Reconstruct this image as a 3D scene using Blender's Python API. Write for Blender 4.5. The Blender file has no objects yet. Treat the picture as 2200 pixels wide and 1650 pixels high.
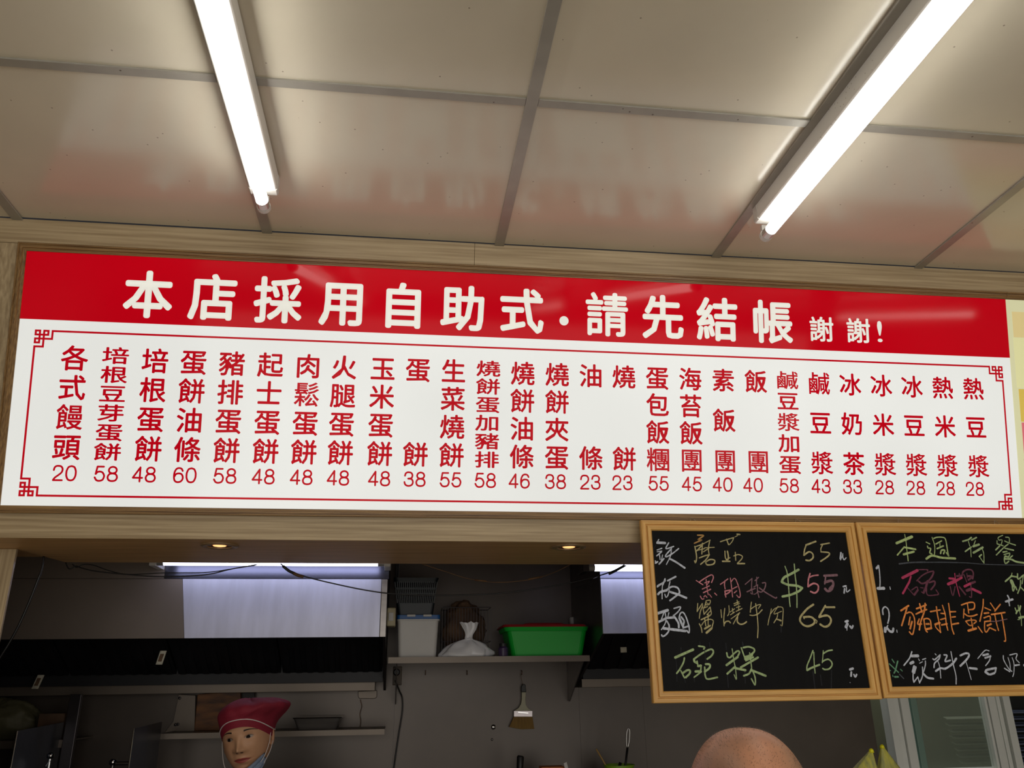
import bpy, bmesh, math, random
from mathutils import Vector, Matrix, noise
from mathutils.bvhtree import BVHTree
random.seed(7)
PI = math.pi
S = bpy.context.scene
C = S.collection

# ------------------------------------------------------------------ camera, world, exposure
F_PX, CX, CY = 1750.0, 1100.0, 825.0
CAM = Vector((-0.1367, -1.9086, 1.55))
PITCH, YAW, ROLL = 0.3562, -0.1350, -0.0149
def cam_axes():
    cp, sp, cy, sy, cr, sr = math.cos(PITCH), math.sin(PITCH), math.cos(YAW), math.sin(YAW), math.cos(ROLL), math.sin(ROLL)
    f = Vector((-sy*cp, cy*cp, sp)); r = Vector((cy, sy, 0)); u = r.cross(f)
    return r*cr + u*sr, -r*sr + u*cr, f
AR, AU, AF = cam_axes()
cd = bpy.data.cameras.new('camera'); cam = bpy.data.objects.new('camera', cd); C.objects.link(cam)
m = Matrix((AR, AU, -AF)).transposed().to_4x4(); m.translation = CAM
cam.matrix_world = m
cd.sensor_fit = 'HORIZONTAL'; cd.sensor_width = 36.0; cd.lens = F_PX/2200*36.0
cd.clip_start = 0.05; cd.clip_end = 60
S.camera = cam
w = bpy.data.worlds.new('world'); S.world = w; w.use_nodes = True
w.node_tree.nodes['Background'].inputs[0].default_value = (0.02, 0.02, 0.022, 1)
w.node_tree.nodes['Background'].inputs[1].default_value = 1.0
S.view_settings.view_transform = 'Standard'; S.view_settings.look = 'None'
S.view_settings.exposure = 0.0; S.view_settings.gamma = 1.0; S.view_settings.use_curve_mapping = False
S.cycles.use_denoising = True
S.cycles.max_bounces = 8
TUBE, KTUBE, SIGN, DOWN = 10.0, 8.0, 0.75, 1.7       # strengths of the room tubes, kitchen tubes, sign and downlights

def fill_light(name, loc, rot, sx_, sy_, power, col):
    l = bpy.data.lights.new(name, 'AREA'); l.shape = 'RECTANGLE'; l.size = sx_; l.size_y = sy_; l.energy = power; l.color = col
    o = bpy.data.objects.new(name, l); C.objects.link(o); o.location = loc; o.rotation_euler = rot
    return o
# added fill behind the viewer to brighten the sign wall; rear wall is closed
fill_light('front_fill', (0.8, -4.93, 1.35), (math.radians(90), 0, 0), 5.4, 2.3, 66, (1.0, 0.97, 0.92))

# added fill behind the kitchen window to brighten its frames and glass
fill_light('window_fill', (2.2, 1.99, 2.28), (0, 0, 0), 1.6, 0.4, 7.0, (0.95, 1.0, 0.92))

# ------------------------------------------------------------------ measuring: a point of the photograph taken on a known plane
ZC, T = 2.6618, 0.2154             # ceiling height; rake of the sign wall (it leans back towards its foot)
NRM = Vector((0, -1, -T)).normalized()
def ray(px, py): return AR*((px-CX)/F_PX) - AU*((py-CY)/F_PX) + AF
def at(px, py, Y):
    d = ray(px, py); return CAM + d*((Y-CAM.y)/d.y)
def atz(px, py, Z):
    d = ray(px, py); return CAM + d*((Z-CAM.z)/d.z)
def onw(px, py):
    d = ray(px, py); return CAM + d*((T*ZC-CAM.y-T*CAM.z)/(d.y+T*d.z))
def FW(x, z, off=0.0): return Vector((x, T*(ZC-z), z)) + NRM*off
def rect(x0, y0, x1, y1, Y):
    a = at((x0+x1)/2, y0, Y); b = at((x0+x1)/2, y1, Y); l = at(x0, (y0+y1)/2, Y); r = at(x1, (y0+y1)/2, Y)
    return l.x, r.x, b.z, a.z

# ------------------------------------------------------------------ mesh builder
class MB:
    def __init__(s): s.v = []; s.f = []; s.mi = []
    def add(s, vs, fs, mi=0):
        n = len(s.v); s.v += [tuple(p) for p in vs]; s.f += [tuple(n+i for i in f) for f in fs]; s.mi += [mi]*len(fs)
    def box(s, x0, x1, y0, y1, z0, z1, mi=0):
        s.hexa([(x0,y0,z0),(x1,y0,z0),(x1,y1,z0),(x0,y1,z0)], [(x0,y0,z1),(x1,y0,z1),(x1,y1,z1),(x0,y1,z1)], mi)
    def hexa(s, b, t, mi=0):
        n = len(b); fs = [tuple(reversed(range(n))), tuple(range(n, 2*n))] + [(i, (i+1) % n, n+(i+1) % n, n+i) for i in range(n)]
        s.add(list(b)+list(t), fs, mi)
    def tube(s, pts, r, n=8, caps=True, mi=0, smooth=0):
        pts = [Vector(p) for p in pts]
        if smooth and len(pts) > 2: pts = catmull(pts, smooth)
        rs = r if isinstance(r, (list, tuple)) else [r]*len(pts)
        if len(rs) != len(pts): rs = [rs[min(len(rs)-1, int(i*len(rs)/len(pts)))] for i in range(len(pts))]
        vs = []; prev = None
        for i, p in enumerate(pts):
            t = (pts[min(i+1, len(pts)-1)] - pts[max(i-1, 0)])
            t = t.normalized() if t.length > 1e-9 else Vector((0, 0, 1))
            if prev is None:
                a = t.orthogonal().normalized()
            else:
                a = (prev - t*prev.dot(t)); a = a.normalized() if a.length > 1e-6 else t.orthogonal().normalized()
            prev = a; b = t.cross(a)
            for k in range(n):
                an = 2*PI*k/n; vs.append(p + (a*math.cos(an) + b*math.sin(an))*rs[i])
        fs = []
        for i in range(len(pts)-1):
            for k in range(n):
                fs.append((i*n+k, i*n+(k+1) % n, (i+1)*n+(k+1) % n, (i+1)*n+k))
        if caps: fs.append(tuple(reversed(range(n)))); fs.append(tuple((len(pts)-1)*n+k for k in range(n)))
        s.add(vs, fs, mi)
    def lathe(s, prof, c, n=24, axis='z', mi=0, cap=True):
        vs = []
        for r, h in prof:
            for k in range(n):
                a = 2*PI*k/n
                p = Vector((r*math.cos(a), r*math.sin(a), h))
                if axis == 'y': p = Vector((p.x, p.z, p.y))
                if axis == 'x': p = Vector((p.z, p.x, p.y))
                vs.append(p + Vector(c))
        fs = [(i*n+k, i*n+(k+1) % n, (i+1)*n+(k+1) % n, (i+1)*n+k) for i in range(len(prof)-1) for k in range(n)]
        if cap: fs += [tuple(reversed(range(n))), tuple((len(prof)-1)*n+k for k in range(n))]
        s.add(vs, fs, mi)
    def build(s, name, mat, parent=None, smooth=False, bevel=0.0, fix=True):
        me = bpy.data.meshes.new(name); me.from_pydata(s.v, [], s.f); me.validate()
        mats = mat if isinstance(mat, (list, tuple)) else [mat]
        for q in mats: me.materials.append(q)
        if len(mats) > 1:
            for p, i in zip(me.polygons, s.mi): p.material_index = i
        if fix or bevel:
            bm = bmesh.new(); bm.from_mesh(me)
            if fix: bmesh.ops.recalc_face_normals(bm, faces=bm.faces)
            if bevel:
                es = [e for e in bm.edges if len(e.link_faces) == 2 and e.calc_face_angle(0) > 0.6]
                bmesh.ops.bevel(bm, geom=es, offset=bevel, segments=2, affect='EDGES', profile=0.5, clamp_overlap=True)
            bm.to_mesh(me); bm.free()
        if smooth: me.polygons.foreach_set('use_smooth', [True]*len(me.polygons))
        o = bpy.data.objects.new(name, me); C.objects.link(o)
        if parent: o.parent = parent
        return o
def catmull(p, k):
    out = []
    q = [p[0]*2-p[1]] + list(p) + [p[-1]*2-p[-2]]
    for i in range(1, len(q)-2):
        for j in range(k):
            t = j/k; a, b, c, d = q[i-1], q[i], q[i+1], q[i+2]
            out.append(0.5*((2*b) + (c-a)*t + (2*a-5*b+4*c-d)*t*t + (3*b-a-3*c+d)*t**3))
    out.append(p[-1]); return out
def tag(o, label=None, cat=None, group=None, kind=None):
    if label: o['label'] = label
    if cat: o['category'] = cat
    if group: o['group'] = group
    if kind: o['kind'] = kind
    return o
def empty(name, loc=(0, 0, 0)):
    o = bpy.data.objects.new(name, None); C.objects.link(o); o.empty_display_size = 0.05
    return o
def one(mb, name, mat, parent=None, **k): return mb.build(name, mat, parent, **k)
def boxo(name, mat, x0, x1, y0, y1, z0, z1, parent=None, bevel=0.0):
    b = MB(); b.box(x0, x1, y0, y1, z0, z1); return b.build(name, mat, parent, bevel=bevel)

# ------------------------------------------------------------------ materials
def lin(c):
    return tuple(((v/255)/12.92 if v/255 <= 0.04045 else ((v/255+0.055)/1.055)**2.4) for v in c)
def mat(name, col, rough=0.5, metal=0.0, var=0.0, vscale=5.0, bump=0.0, bscale=60.0, col2=None, stretch=None,
        emit=None, estr=0.0, spec=0.5, alpha=1.0, trans=0.0, detail=4.0, rvar=0.0, coat=0.0):
    M = bpy.data.materials.new(name); M.use_nodes = True
    nt = M.node_tree; B = nt.nodes['Principled BSDF']
    c = (*lin(col), 1); B.inputs['Base Color'].default_value = c
    B.inputs['Roughness'].default_value = rough; B.inputs['Metallic'].default_value = metal
    B.inputs['Specular IOR Level'].default_value = spec
    if coat: B.inputs['Coat Weight'].default_value = coat; B.inputs['Coat Roughness'].default_value = 0.05
    if alpha < 1: B.inputs['Alpha'].default_value = alpha
    if trans: B.inputs['Transmission Weight'].default_value = trans
    if emit: B.inputs['Emission Color'].default_value = (*lin(emit), 1); B.inputs['Emission Strength'].default_value = estr
    tc = nt.nodes.new('ShaderNodeTexCoord'); mp = nt.nodes.new('ShaderNodeMapping')
    nt.links.new(tc.outputs['Object'], mp.inputs['Vector'])
    if stretch: mp.inputs['Scale'].default_value = stretch
    if var or col2:
        n = nt.nodes.new('ShaderNodeTexNoise'); n.inputs['Scale'].default_value = vscale; n.inputs['Detail'].default_value = detail
        nt.links.new(mp.outputs[0], n.inputs['Vector'])
        r = nt.nodes.new('ShaderNodeValToRGB')
        c2 = (*lin(col2), 1) if col2 else tuple(max(0, v*(1-var)) for v in c[:3]) + (1,)
        c1 = c if col2 else tuple(min(1, v*(1+var*0.6)) for v in c[:3]) + (1,)
        r.color_ramp.elements[0].position = 0.33; r.color_ramp.elements[1].position = 0.67
        r.color_ramp.elements[0].color = c2; r.color_ramp.elements[1].color = c1
        nt.links.new(n.outputs['Fac'], r.inputs['Fac']); nt.links.new(r.outputs['Color'], B.inputs['Base Color'])
        if rvar:
            mr = nt.nodes.new('ShaderNodeMapRange'); mr.inputs['To Min'].default_value = rough-rvar; mr.inputs['To Max'].default_value = rough+rvar
            nt.links.new(n.outputs['Fac'], mr.inputs['Value']); nt.links.new(mr.outputs[0], B.inputs['Roughness'])
    if bump:
        n2 = nt.nodes.new('ShaderNodeTexNoise'); n2.inputs['Scale'].default_value = bscale; n2.inputs['Detail'].default_value = 3
        nt.links.new(mp.outputs[0], n2.inputs['Vector'])
        bp = nt.nodes.new('ShaderNodeBump'); bp.inputs['Strength'].default_value = bump; bp.inputs['Distance'].default_value = 0.002
        nt.links.new(n2.outputs['Fac'], bp.inputs['Height']); nt.links.new(bp.outputs[0], B.inputs['Normal'])
    return M
def speckle(M, scale=60, thr=0.74, col=(70, 52, 38), amt=0.8):
    """small dirt specks mixed over the base colour"""
    nt = M.node_tree; B = nt.nodes['Principled BSDF']
    tc = nt.nodes.new('ShaderNodeTexCoord'); n = nt.nodes.new('ShaderNodeTexVoronoi'); n.inputs['Scale'].default_value = scale
    nt.links.new(tc.outputs['Object'], n.inputs['Vector'])
    n3 = nt.nodes.new('ShaderNodeTexNoise'); n3.inputs['Scale'].default_value = 4.0
    nt.links.new(tc.outputs['Object'], n3.inputs['Vector'])
    a = nt.nodes.new('ShaderNodeMath'); a.operation = 'LESS_THAN'; a.inputs[1].default_value = 0.13
    nt.links.new(n.outputs['Distance'], a.inputs[0])
    sep = nt.nodes.new('ShaderNodeSeparateColor'); nt.links.new(n.outputs['Color'], sep.inputs[0])
    b = nt.nodes.new('ShaderNodeMath'); b.operation = 'GREATER_THAN'; b.inputs[1].default_value = thr
    nt.links.new(sep.outputs[0], b.inputs[0])
    c = nt.nodes.new('ShaderNodeMath'); c.operation = 'MULTIPLY'; nt.links.new(a.outputs[0], c.inputs[0]); nt.links.new(b.outputs[0], c.inputs[1])
    d = nt.nodes.new('ShaderNodeMath'); d.operation = 'MULTIPLY'; d.inputs[1].default_value = amt; nt.links.new(c.outputs[0], d.inputs[0])
    mx = nt.nodes.new('ShaderNodeMix'); mx.data_type = 'RGBA'
    nt.links.new(d.outputs[0], mx.inputs['Factor'])
    l = B.inputs['Base Color'].links
    if l: nt.links.new(l[0].from_socket, mx.inputs['A'])
    else: mx.inputs['A'].default_value = B.inputs['Base Color'].default_value
    mx.inputs['B'].default_value = (*lin(col), 1)
    nt.links.new(mx.outputs['Result'], B.inputs['Base Color'])
    return M
M = {}
M['panel'] = speckle(mat('ceiling_panel', (216, 207, 187), 0.155, var=0.06, vscale=3, bump=0.10, bscale=45, spec=0.5), 70, 0.95, (110, 92, 74), 0.6)
M['tee'] = speckle(mat('ceiling_tee', (160, 156, 146), 0.32, metal=0.15, var=0.1, vscale=12, bump=0.05), 60, 0.93)
M['laminate'] = mat('wood_laminate', (190, 169, 134), 0.42, col2=(152, 130, 96), vscale=6, stretch=(0.6, 26, 26), bump=0.15, bscale=20, detail=8)
M['laminate_v'] = mat('wood_laminate_upright', (186, 165, 130), 0.42, col2=(148, 127, 94), vscale=6, stretch=(26, 26, 0.6), bump=0.15, bscale=20, detail=8)
M['soffit'] = mat('soffit_laminate', (206, 166, 116), 0.45, col2=(176, 136, 88), vscale=5, stretch=(0.8, 14, 14), detail=8)
M['mould'] = mat('stained_moulding', (158, 124, 76), 0.38, col2=(106, 76, 42), vscale=5, stretch=(1.2, 60, 60), detail=6)
M['mould_v'] = mat('stained_moulding_upright', (158, 124, 76), 0.38, col2=(106, 76, 42), vscale=5, stretch=(60, 60, 1.2), detail=6)
M['wall'] = mat('room_wall', (205, 200, 188), 0.7, var=0.05)
M['floor'] = mat('room_floor', (172, 165, 150), 0.45, var=0.2, vscale=3)
M['steel'] = mat('brushed_steel', (150, 145, 142), 0.33, metal=0.75, var=0.18, vscale=5, stretch=(1, 8, 8), bump=0.05, bscale=25, rvar=0.08)
M['steelwall'] = mat('greasy_steel_wall', (92, 83, 76), 0.36, metal=0.35, col2=(74, 66, 60), vscale=2.2, rvar=0.06)
M['steeldark'] = mat('dark_steel', (66, 62, 64), 0.35, metal=0.7, var=0.25, vscale=6)
M['hood_lit'] = mat('lit_hood_steel', (196, 198, 216), 0.38, metal=0.25, var=0.10, vscale=4, stretch=(6, 6, 1), bump=0.05, bscale=8)  # hood steel with the strip light's brightness put into its colour
M['hood_shaded'] = mat('shaded_hood_steel', (118, 107, 97), 0.5, metal=0.2, var=0.12, vscale=3)  # hood steel darkened to paint in shade; reused on the kitchen ceiling
M['cavity'] = mat('sooty_hood_inside', (30, 30, 34), 0.5, metal=0.3, var=0.3, vscale=5)
M['white'] = speckle(mat('white_enamel', (222, 220, 214), 0.35, var=0.05), 120, 0.8, (90, 70, 50), 0.7)
M['socket'] = mat('white_plastic', (205, 202, 196), 0.4)
M['capmetal'] = mat('tube_end_cap', (190, 188, 184), 0.3, metal=0.6)
M['tubelight'] = mat('fluorescent_glass', (255, 255, 255), 0.3, emit=(255, 253, 246), estr=TUBE)
M['ktube'] = mat('kitchen_fluorescent_glass', (255, 255, 255), 0.3, emit=(218, 222, 255), estr=KTUBE)
M['bulb'] = mat('downlight_bulb', (255, 200, 150), 0.3, emit=(255, 178, 112), estr=DOWN)
M['black'] = mat('black_plastic', (16, 16, 17), 0.45)
M['cable'] = mat('black_cable', (14, 13, 13), 0.4)
M['brown'] = mat('old_tape', (96, 66, 34), 0.6, var=0.3, vscale=40)
M['board'] = mat('blackboard', (4, 4, 6), 0.5, col2=(8, 9, 11), vscale=6, stretch=(8, 1, 1.2), spec=0.12)
M['pine'] = mat('pine_frame', (226, 178, 100), 0.42, col2=(200, 148, 76), vscale=5, stretch=(1.2, 40, 40), detail=6)
M['pine_v'] = mat('pine_frame_upright', (226, 178, 100), 0.42, col2=(200, 148, 76), vscale=5, stretch=(40, 40, 1.2), detail=6)
M['wire'] = mat('galvanised_wire', (150, 138, 120), 0.35, metal=0.7)
for k, c in dict(chalk_white=(200, 206, 220), chalk_khaki=(188, 178, 132), chalk_amber=(190, 150, 95), chalk_pink=(208, 136, 146),
                 chalk_dusky=(140, 108, 118), chalk_green=(170, 192, 142), chalk_lime=(182, 202, 140), chalk_orange=(240, 152, 84),
                 chalk_rose=(188, 72, 108), chalk_mauve=(112, 68, 84), chalk_teal=(110, 160, 128), chalk_grey=(84, 88, 96), chalk_faint=(50, 51, 55)).items():
    M[k] = mat(k, c, 1.0, var=0.22, vscale=180, spec=0.0)
def printed(name, col, k=1.0, vary=0.10):
    """translucent sign face lit from behind, under a glossy acrylic surface"""
    Mt = bpy.data.materials.new(name); Mt.use_nodes = True; nt = Mt.node_tree; B = nt.nodes['Principled BSDF']
    B.inputs['Base Color'].default_value = (*[v*0.25 for v in lin(col)], 1); B.inputs['Roughness'].default_value = 0.07
    B.inputs['Specular IOR Level'].default_value = 0.13
    B.inputs['Emission Color'].default_value = (*lin(col), 1)
    tc = nt.nodes.new('ShaderNodeTexCoord'); n = nt.nodes.new('ShaderNodeTexNoise'); n.inputs['Scale'].default_value = 2.3; n.inputs['Detail'].default_value = 1
    nt.links.new(tc.outputs['Object'], n.inputs['Vector'])
    mr = nt.nodes.new('ShaderNodeMapRange'); mr.inputs['From Min'].default_value = 0.3; mr.inputs['From Max'].default_value = 0.7
    mr.inputs['To Min'].default_value = SIGN*k*(1-vary); mr.inputs['To Max'].default_value = SIGN*k
    nt.links.new(n.outputs['Fac'], mr.inputs['Value']); nt.links.new(mr.outputs[0], B.inputs['Emission Strength'])
    return Mt
M['sign_white'] = printed('sign_white_acrylic', (250, 251, 246))
M['sign_red'] = printed('sign_red_film', (205, 0, 22), 0.93, 0.12)
M['sign_text'] = printed('sign_red_print', (204, 2, 26), 0.92, 0.12)
M['sign_head'] = printed('sign_header_print', (244, 242, 230), 1.0, 0.04)
M['poster_cream'] = printed('poster_cream', (232, 229, 182), 0.95)
M['poster_tan'] = printed('poster_tan', (236, 214, 150), 0.95)
M['poster_gold'] = printed('poster_gold', (228, 196, 92), 0.95)
M['poster_pink'] = printed('poster_pink', (232, 120, 128), 0.95)
M['poster_lemon'] = printed('poster_lemon', (240, 236, 176), 0.95)
M['poster_red'] = printed('poster_red', (206, 70, 60), 0.9)

# ------------------------------------------------------------------ room shell
XL, XR, YB = -2.6, 4.2, -5.0
KY, KZ = 1.72, 2.45                 # kitchen back wall, kitchen ceiling
SO = 1.8985                           # underside of the bulkhead
SB = 0.573                         # back edge of the bulkhead
fl = boxo('floor', M['floor'], XL, XR, YB, KY+0.9, -0.05, 0); tag(fl, 'grey tiled floor running through dining room and kitchen', None, None, 'structure')
wl = boxo('wall_left', M['wall'], XL-0.05, XL, YB, KY+0.9, 0, 2.75); tag(wl, kind='structure')
wr = boxo('wall_right', M['wall'], XR, XR+0.05, YB, KY+0.9, 0, 2.75); tag(wr, kind='structure')
wb = boxo('wall_rear', M['wall'], XL, XR, YB-0.05, YB, 0, 2.75); tag(wb, kind='structure')
# suspended ceiling: panels lying in a grid of tees
ceil = empty('ceiling'); tag(ceil, 'suspended ceiling of glossy cream panels in grey metal tees', None, None, 'structure')
boxo('ceiling_slab', M['wall'], XL, XR, YB, 0.02, ZC+0.03, ZC+0.08, ceil)
t0, sx, yc = 0.0937, 0.606, -0.5755
xs = [XL] + [t0+k*sx for k in range(-4, 7)] + [XR]
ys = [0.0, yc] + [yc-k*0.606 for k in range(1, 8)]; ys = [y for y in ys if y > YB+0.2] + [YB]
tw = 0.0125
pan = {}
for i in range(len(xs)-1):
    for j in range(len(ys)-1):
        a, b, c, d = xs[i]+0.006, xs[i+1]-0.006, ys[j+1]+0.006, ys[j]-0.006
        z = ZC+0.004+random.uniform(-0.0006, 0.0006)
        key = (round(b-a, 3), round(d-c, 3))
        if key not in pan:
            mb = MB(); mb.box(-(b-a)/2, (b-a)/2, -(d-c)/2, (d-c)/2, 0, 0.012)
            o = mb.build('ceiling_panel', M['panel'], ceil); pan[key] = o.data
        else:
            o = bpy.data.objects.new('ceiling_panel', pan[key]); C.objects.link(o); o.parent = ceil
        o.location = ((a+b)/2, (c+d)/2, z)
        o.rotation_euler = (random.uniform(-0.0012, 0.0012), random.uniform(-0.0012, 0.0012), 0)
for x in xs[1:-1]:
    mb = MB(); mb.box(x-tw, x+tw, YB, 0.0, ZC-0.001, ZC+0.0035); mb.box(x-0.001, x+0.001, YB, 0, ZC+0.0035, ZC+0.03)
    mb.build('main_tee', M['tee'], ceil, bevel=0.0006)
for y in ys[1:-1]:
    for i in range(len(xs)-1):
        a = xs[i]+(tw if i else 0); b = xs[i+1]-(tw if i < len(xs)-2 else 0)
        mb = MB(); mb.box(a+0.0006, b-0.0006, y-0.011, y+0.011, ZC-0.0004, ZC+0.0035)
        mb.build('cross_tee', M['tee'], ceil, bevel=0.0005)
# raked sign wall (bulkhead): laminate sheets
wf = empty('wall_front'); tag(wf, 'leaning bulkhead above the serving hatch faced with pale wood laminate', None, None, 'structure')
def sheet(name, x0, x1, z0, z1, m, off=0.0, th=0.012, parent=wf, bevel=0.0006):
    mb = MB(); mb.hexa([FW(x0, z0, off-th), FW(x1, z0, off-th), FW(x1, z1, off-th), FW(x0, z1, off-th)],
                       [FW(x0, z0, off), FW(x1, z0, off), FW(x1, z1, off), FW(x0, z1, off)])
    return mb.build(name, m, parent, bevel=bevel)
ZT1, ZT0, ZB1, ZB0 = 2.604, 2.584, 1.972, 1.956
sheet('laminate_sheet', XL, 0.0272, ZT1, ZC+0.0035, M['laminate'])
sheet('laminate_sheet', 0.0280, XR, ZT1, ZC+0.0035, M['laminate'])
sheet('laminate_sheet', XL, -1.1085, 1.898, ZT1-0.0008, M['laminate_v'])
sheet('laminate_sheet', -1.1077, XR, 1.898, ZB0+0.004, M['laminate'])
# backing of the bulkhead, its underside and its kitchen side
mb = MB(); mb.hexa([FW(XL, 1.912, -0.013), FW(XR, 1.912, -0.013), (XR, SB-0.012, 1.912), (XL, SB-0.012, 1.912)],
                   [FW(XL, ZC, -0.013), FW(XR, ZC, -0.013), (XR, SB-0.012, ZC), (XL, SB-0.012, ZC)])
mb.build('bulkhead_core', M['soffit'], wf)
y1 = at(860, 1179, 0).y
ySEAM = atz(860, 1179, SO).y
mb = MB(); mb.box(XL, XR, T*(ZC-SO)+0.003, ySEAM-0.0008, SO, SO+0.011); mb.build('soffit_board', M['soffit'], wf, bevel=0.0006)
pL0 = atz(40, 1181, SO); pL1 = atz(150, 1212, SO)
mb = MB(); mb.hexa([(XL, ySEAM+0.0008, SO+0.0005), (XR, ySEAM+0.0008, SO+0.0005), (XR, SB, SO+0.0005), (pL1.x, SB, SO+0.0005), (pL0.x, pL0.y+0.01, SO+0.0005), (XL, pL0.y+0.01, SO+0.0005)],
                   [(XL, ySEAM+0.0008, SO+0.011), (XR, ySEAM+0.0008, SO+0.011), (XR, SB, SO+0.011), (pL1.x, SB, SO+0.011), (pL0.x, pL0.y+0.01, SO+0.011), (XL, pL0.y+0.01, SO+0.011)])
mb.build('soffit_board', M['soffit'], wf)
pk = boxo('post_cladding', M['laminate_v'], XL, pL0.x, 0.335, 0.345, 0, SO, wf, bevel=0.001)
boxo('counter_wall', M['laminate'], XL, XR, 0.17, 0.32, 0, 0.92, wf)
boxo('counter_top', M['steel'], XL, XR, 0.10, 0.50, 0.92, 0.95, wf, bevel=0.003)
# kitchen shell
wk = empty('wall_kitchen'); tag(wk, 'greasy stainless steel back wall of the kitchen', None, None, 'structure')
jx = [XL, at(848, 1500, KY).x, at(1236, 1300, KY).x, at(1385, 1560, KY).x, at(1878, 1560, KY).x]
for i in range(4):
    boxo('steel_sheet', M['steelwall'], jx[i]+0.0003, jx[i+1]-0.0003, KY, KY+0.02, 0.0, KZ, wk)
kc = boxo('ceiling_kitchen', M['hood_shaded'], XL, XR, SB, KY+0.9, KZ, KZ+0.04); tag(kc, 'grey kitchen ceiling behind the bulkhead', None, None, 'structure')
# ------------------------------------------------------------------ lettering
_tc = bpy.data.curves.new('lettering', 'FONT'); _tc.resolution_u = 2; _tc.fill_mode = 'FRONT'
_to = bpy.data.objects.new('lettering', _tc); C.objects.link(_to)
_gc = {}
def glyph(ch, off=0.0):
    """outline mesh of one character: verts, triangles/polys, boundary edges (unit em)"""
    if (ch, off) in _gc: return _gc[(ch, off)]
    _tc.body = ch; _tc.offset = off
    dg = bpy.context.evaluated_depsgraph_get(); dg.update()
    me = bpy.data.meshes.new_from_object(_to.evaluated_get(dg))
    vs = [v.co.to_2d() for v in me.vertices]; fs = [tuple(p.vertices) for p in me.polygons]
    cnt = {}
    for f in fs:
        for i in range(len(f)):
            k = tuple(sorted((f[i], f[(i+1) % len(f)]))); cnt[k] = cnt.get(k, 0)+1
    be = [k for k, n in cnt.items() if n == 1]
    bpy.data.meshes.remove(me); _tc.offset = 0
    _gc[(ch, off)] = (vs, fs, be); return _gc[(ch, off)]
def put_glyph(mb, ch, fn, cx, cy, ex, ey, grow=0.0, n=8, mid=(0.5, 0.38), off=0.0):
    """fn maps local metres to a point; ex, ey em size; grow rounds and thickens every stroke (in em)"""
    vs, fs, be = glyph(ch, off)
    P = lambda x, y: fn(cx+(x-mid[0])*ex, cy+(y-mid[1])*ey)
    mb.add([P(v.x, v.y) for v in vs], fs)
    if grow:
        for a, b in be:
            A, B = vs[a], vs[b]; d = B-A
            if d.length < 1e-6: continue
            q = Vector((-d.y, d.x)).normalized()*grow
            mb.add([P(*(A+q)), P(*(A-q)), P(*(B-q)), P(*(B+q))], [(0, 1, 2, 3)])
        for a in {i for e in be for i in e}:
            A = vs[a]; mb.add([P(A.x+grow*math.cos(2*PI*k/n+.39), A.y+grow*math.sin(2*PI*k/n+.39)) for k in range(n)], [tuple(range(n))])
def text_width(s, size):
    _tc.body = s; dg = bpy.context.evaluated_depsgraph_get(); dg.update()
    me = bpy.data.meshes.new_from_object(_to.evaluated_get(dg)); xs_ = [v.co.x for v in me.vertices]; ys_ = [v.co.y for v in me.vertices]
    vs = [v.co.copy() for v in me.vertices]; fs = [tuple(p.vertices) for p in me.polygons]; bpy.data.meshes.remove(me)
    return vs, fs, min(xs_), max(xs_), min(ys_), max(ys_)

# ------------------------------------------------------------------ the lit menu sign
sg = empty('menu_sign'); tag(sg, 'wide backlit menu sign with red header, white price list and brown frame', 'sign')
SX0, SX1 = -1.088, 1.5705
sheet('sign_panel', SX0, SX1, ZB1, 2.4155, M['sign_white'], 0.004, 0.02, sg, 0)
sheet('header_panel', SX0, SX1, 2.4155, ZT0, M['sign_red'], 0.004, 0.02, sg, 0)
TOFF = 0.0046
fnW = lambda x, z: FW(x, z, TOFF)
for ch, px, py, big in [('本',320,632,1),('店',459,640,1),('採',598,643,1),('用',737,650,1),('自',866,654,1),('助',995,661,1),('式',1120,668,1),
                        ('請',1303,675,1),('先',1423,683,1),('結',1540,688,1),('帳',1658,693,1),('謝',1763,708,0),('謝',1842,711,0)]:
    p = onw(px, py); e = 0.122 if big else 0.075
    if big: p.z = 2.489
    hd = MB(); put_glyph(hd, ch, fnW, p.x, p.z, e*1.0, e*(1.01 if big else .97), (0.046 if ch not in '請' else .040) if big else 0.030, 14, off=-.020 if big else -.013)
    hd.build('header_character', M['sign_head'], sg, fix=False)
p = onw(1211, 690); hd = MB(); hd.add([FW(p.x+0.0125*math.cos(2*PI*k/20), p.z+0.0125*math.sin(2*PI*k/20), TOFF) for k in range(20)], [tuple(range(20))]); hd.build('header_dot', M['sign_head'], sg, fix=False)
vs, fs, a, b, c_, d_ = text_width('!', 1); p = onw(1888, 713)
sc_ = 0.060/(d_-c_)
hd = MB(); hd.add([FW(p.x+(v.x-(a+b)/2)*sc_*1.5, p.z+(v.y-(c_+d_)/2)*sc_, TOFF) for v in vs], fs)
hd.build('header_character', M['sign_head'], sg, fix=False)
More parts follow.
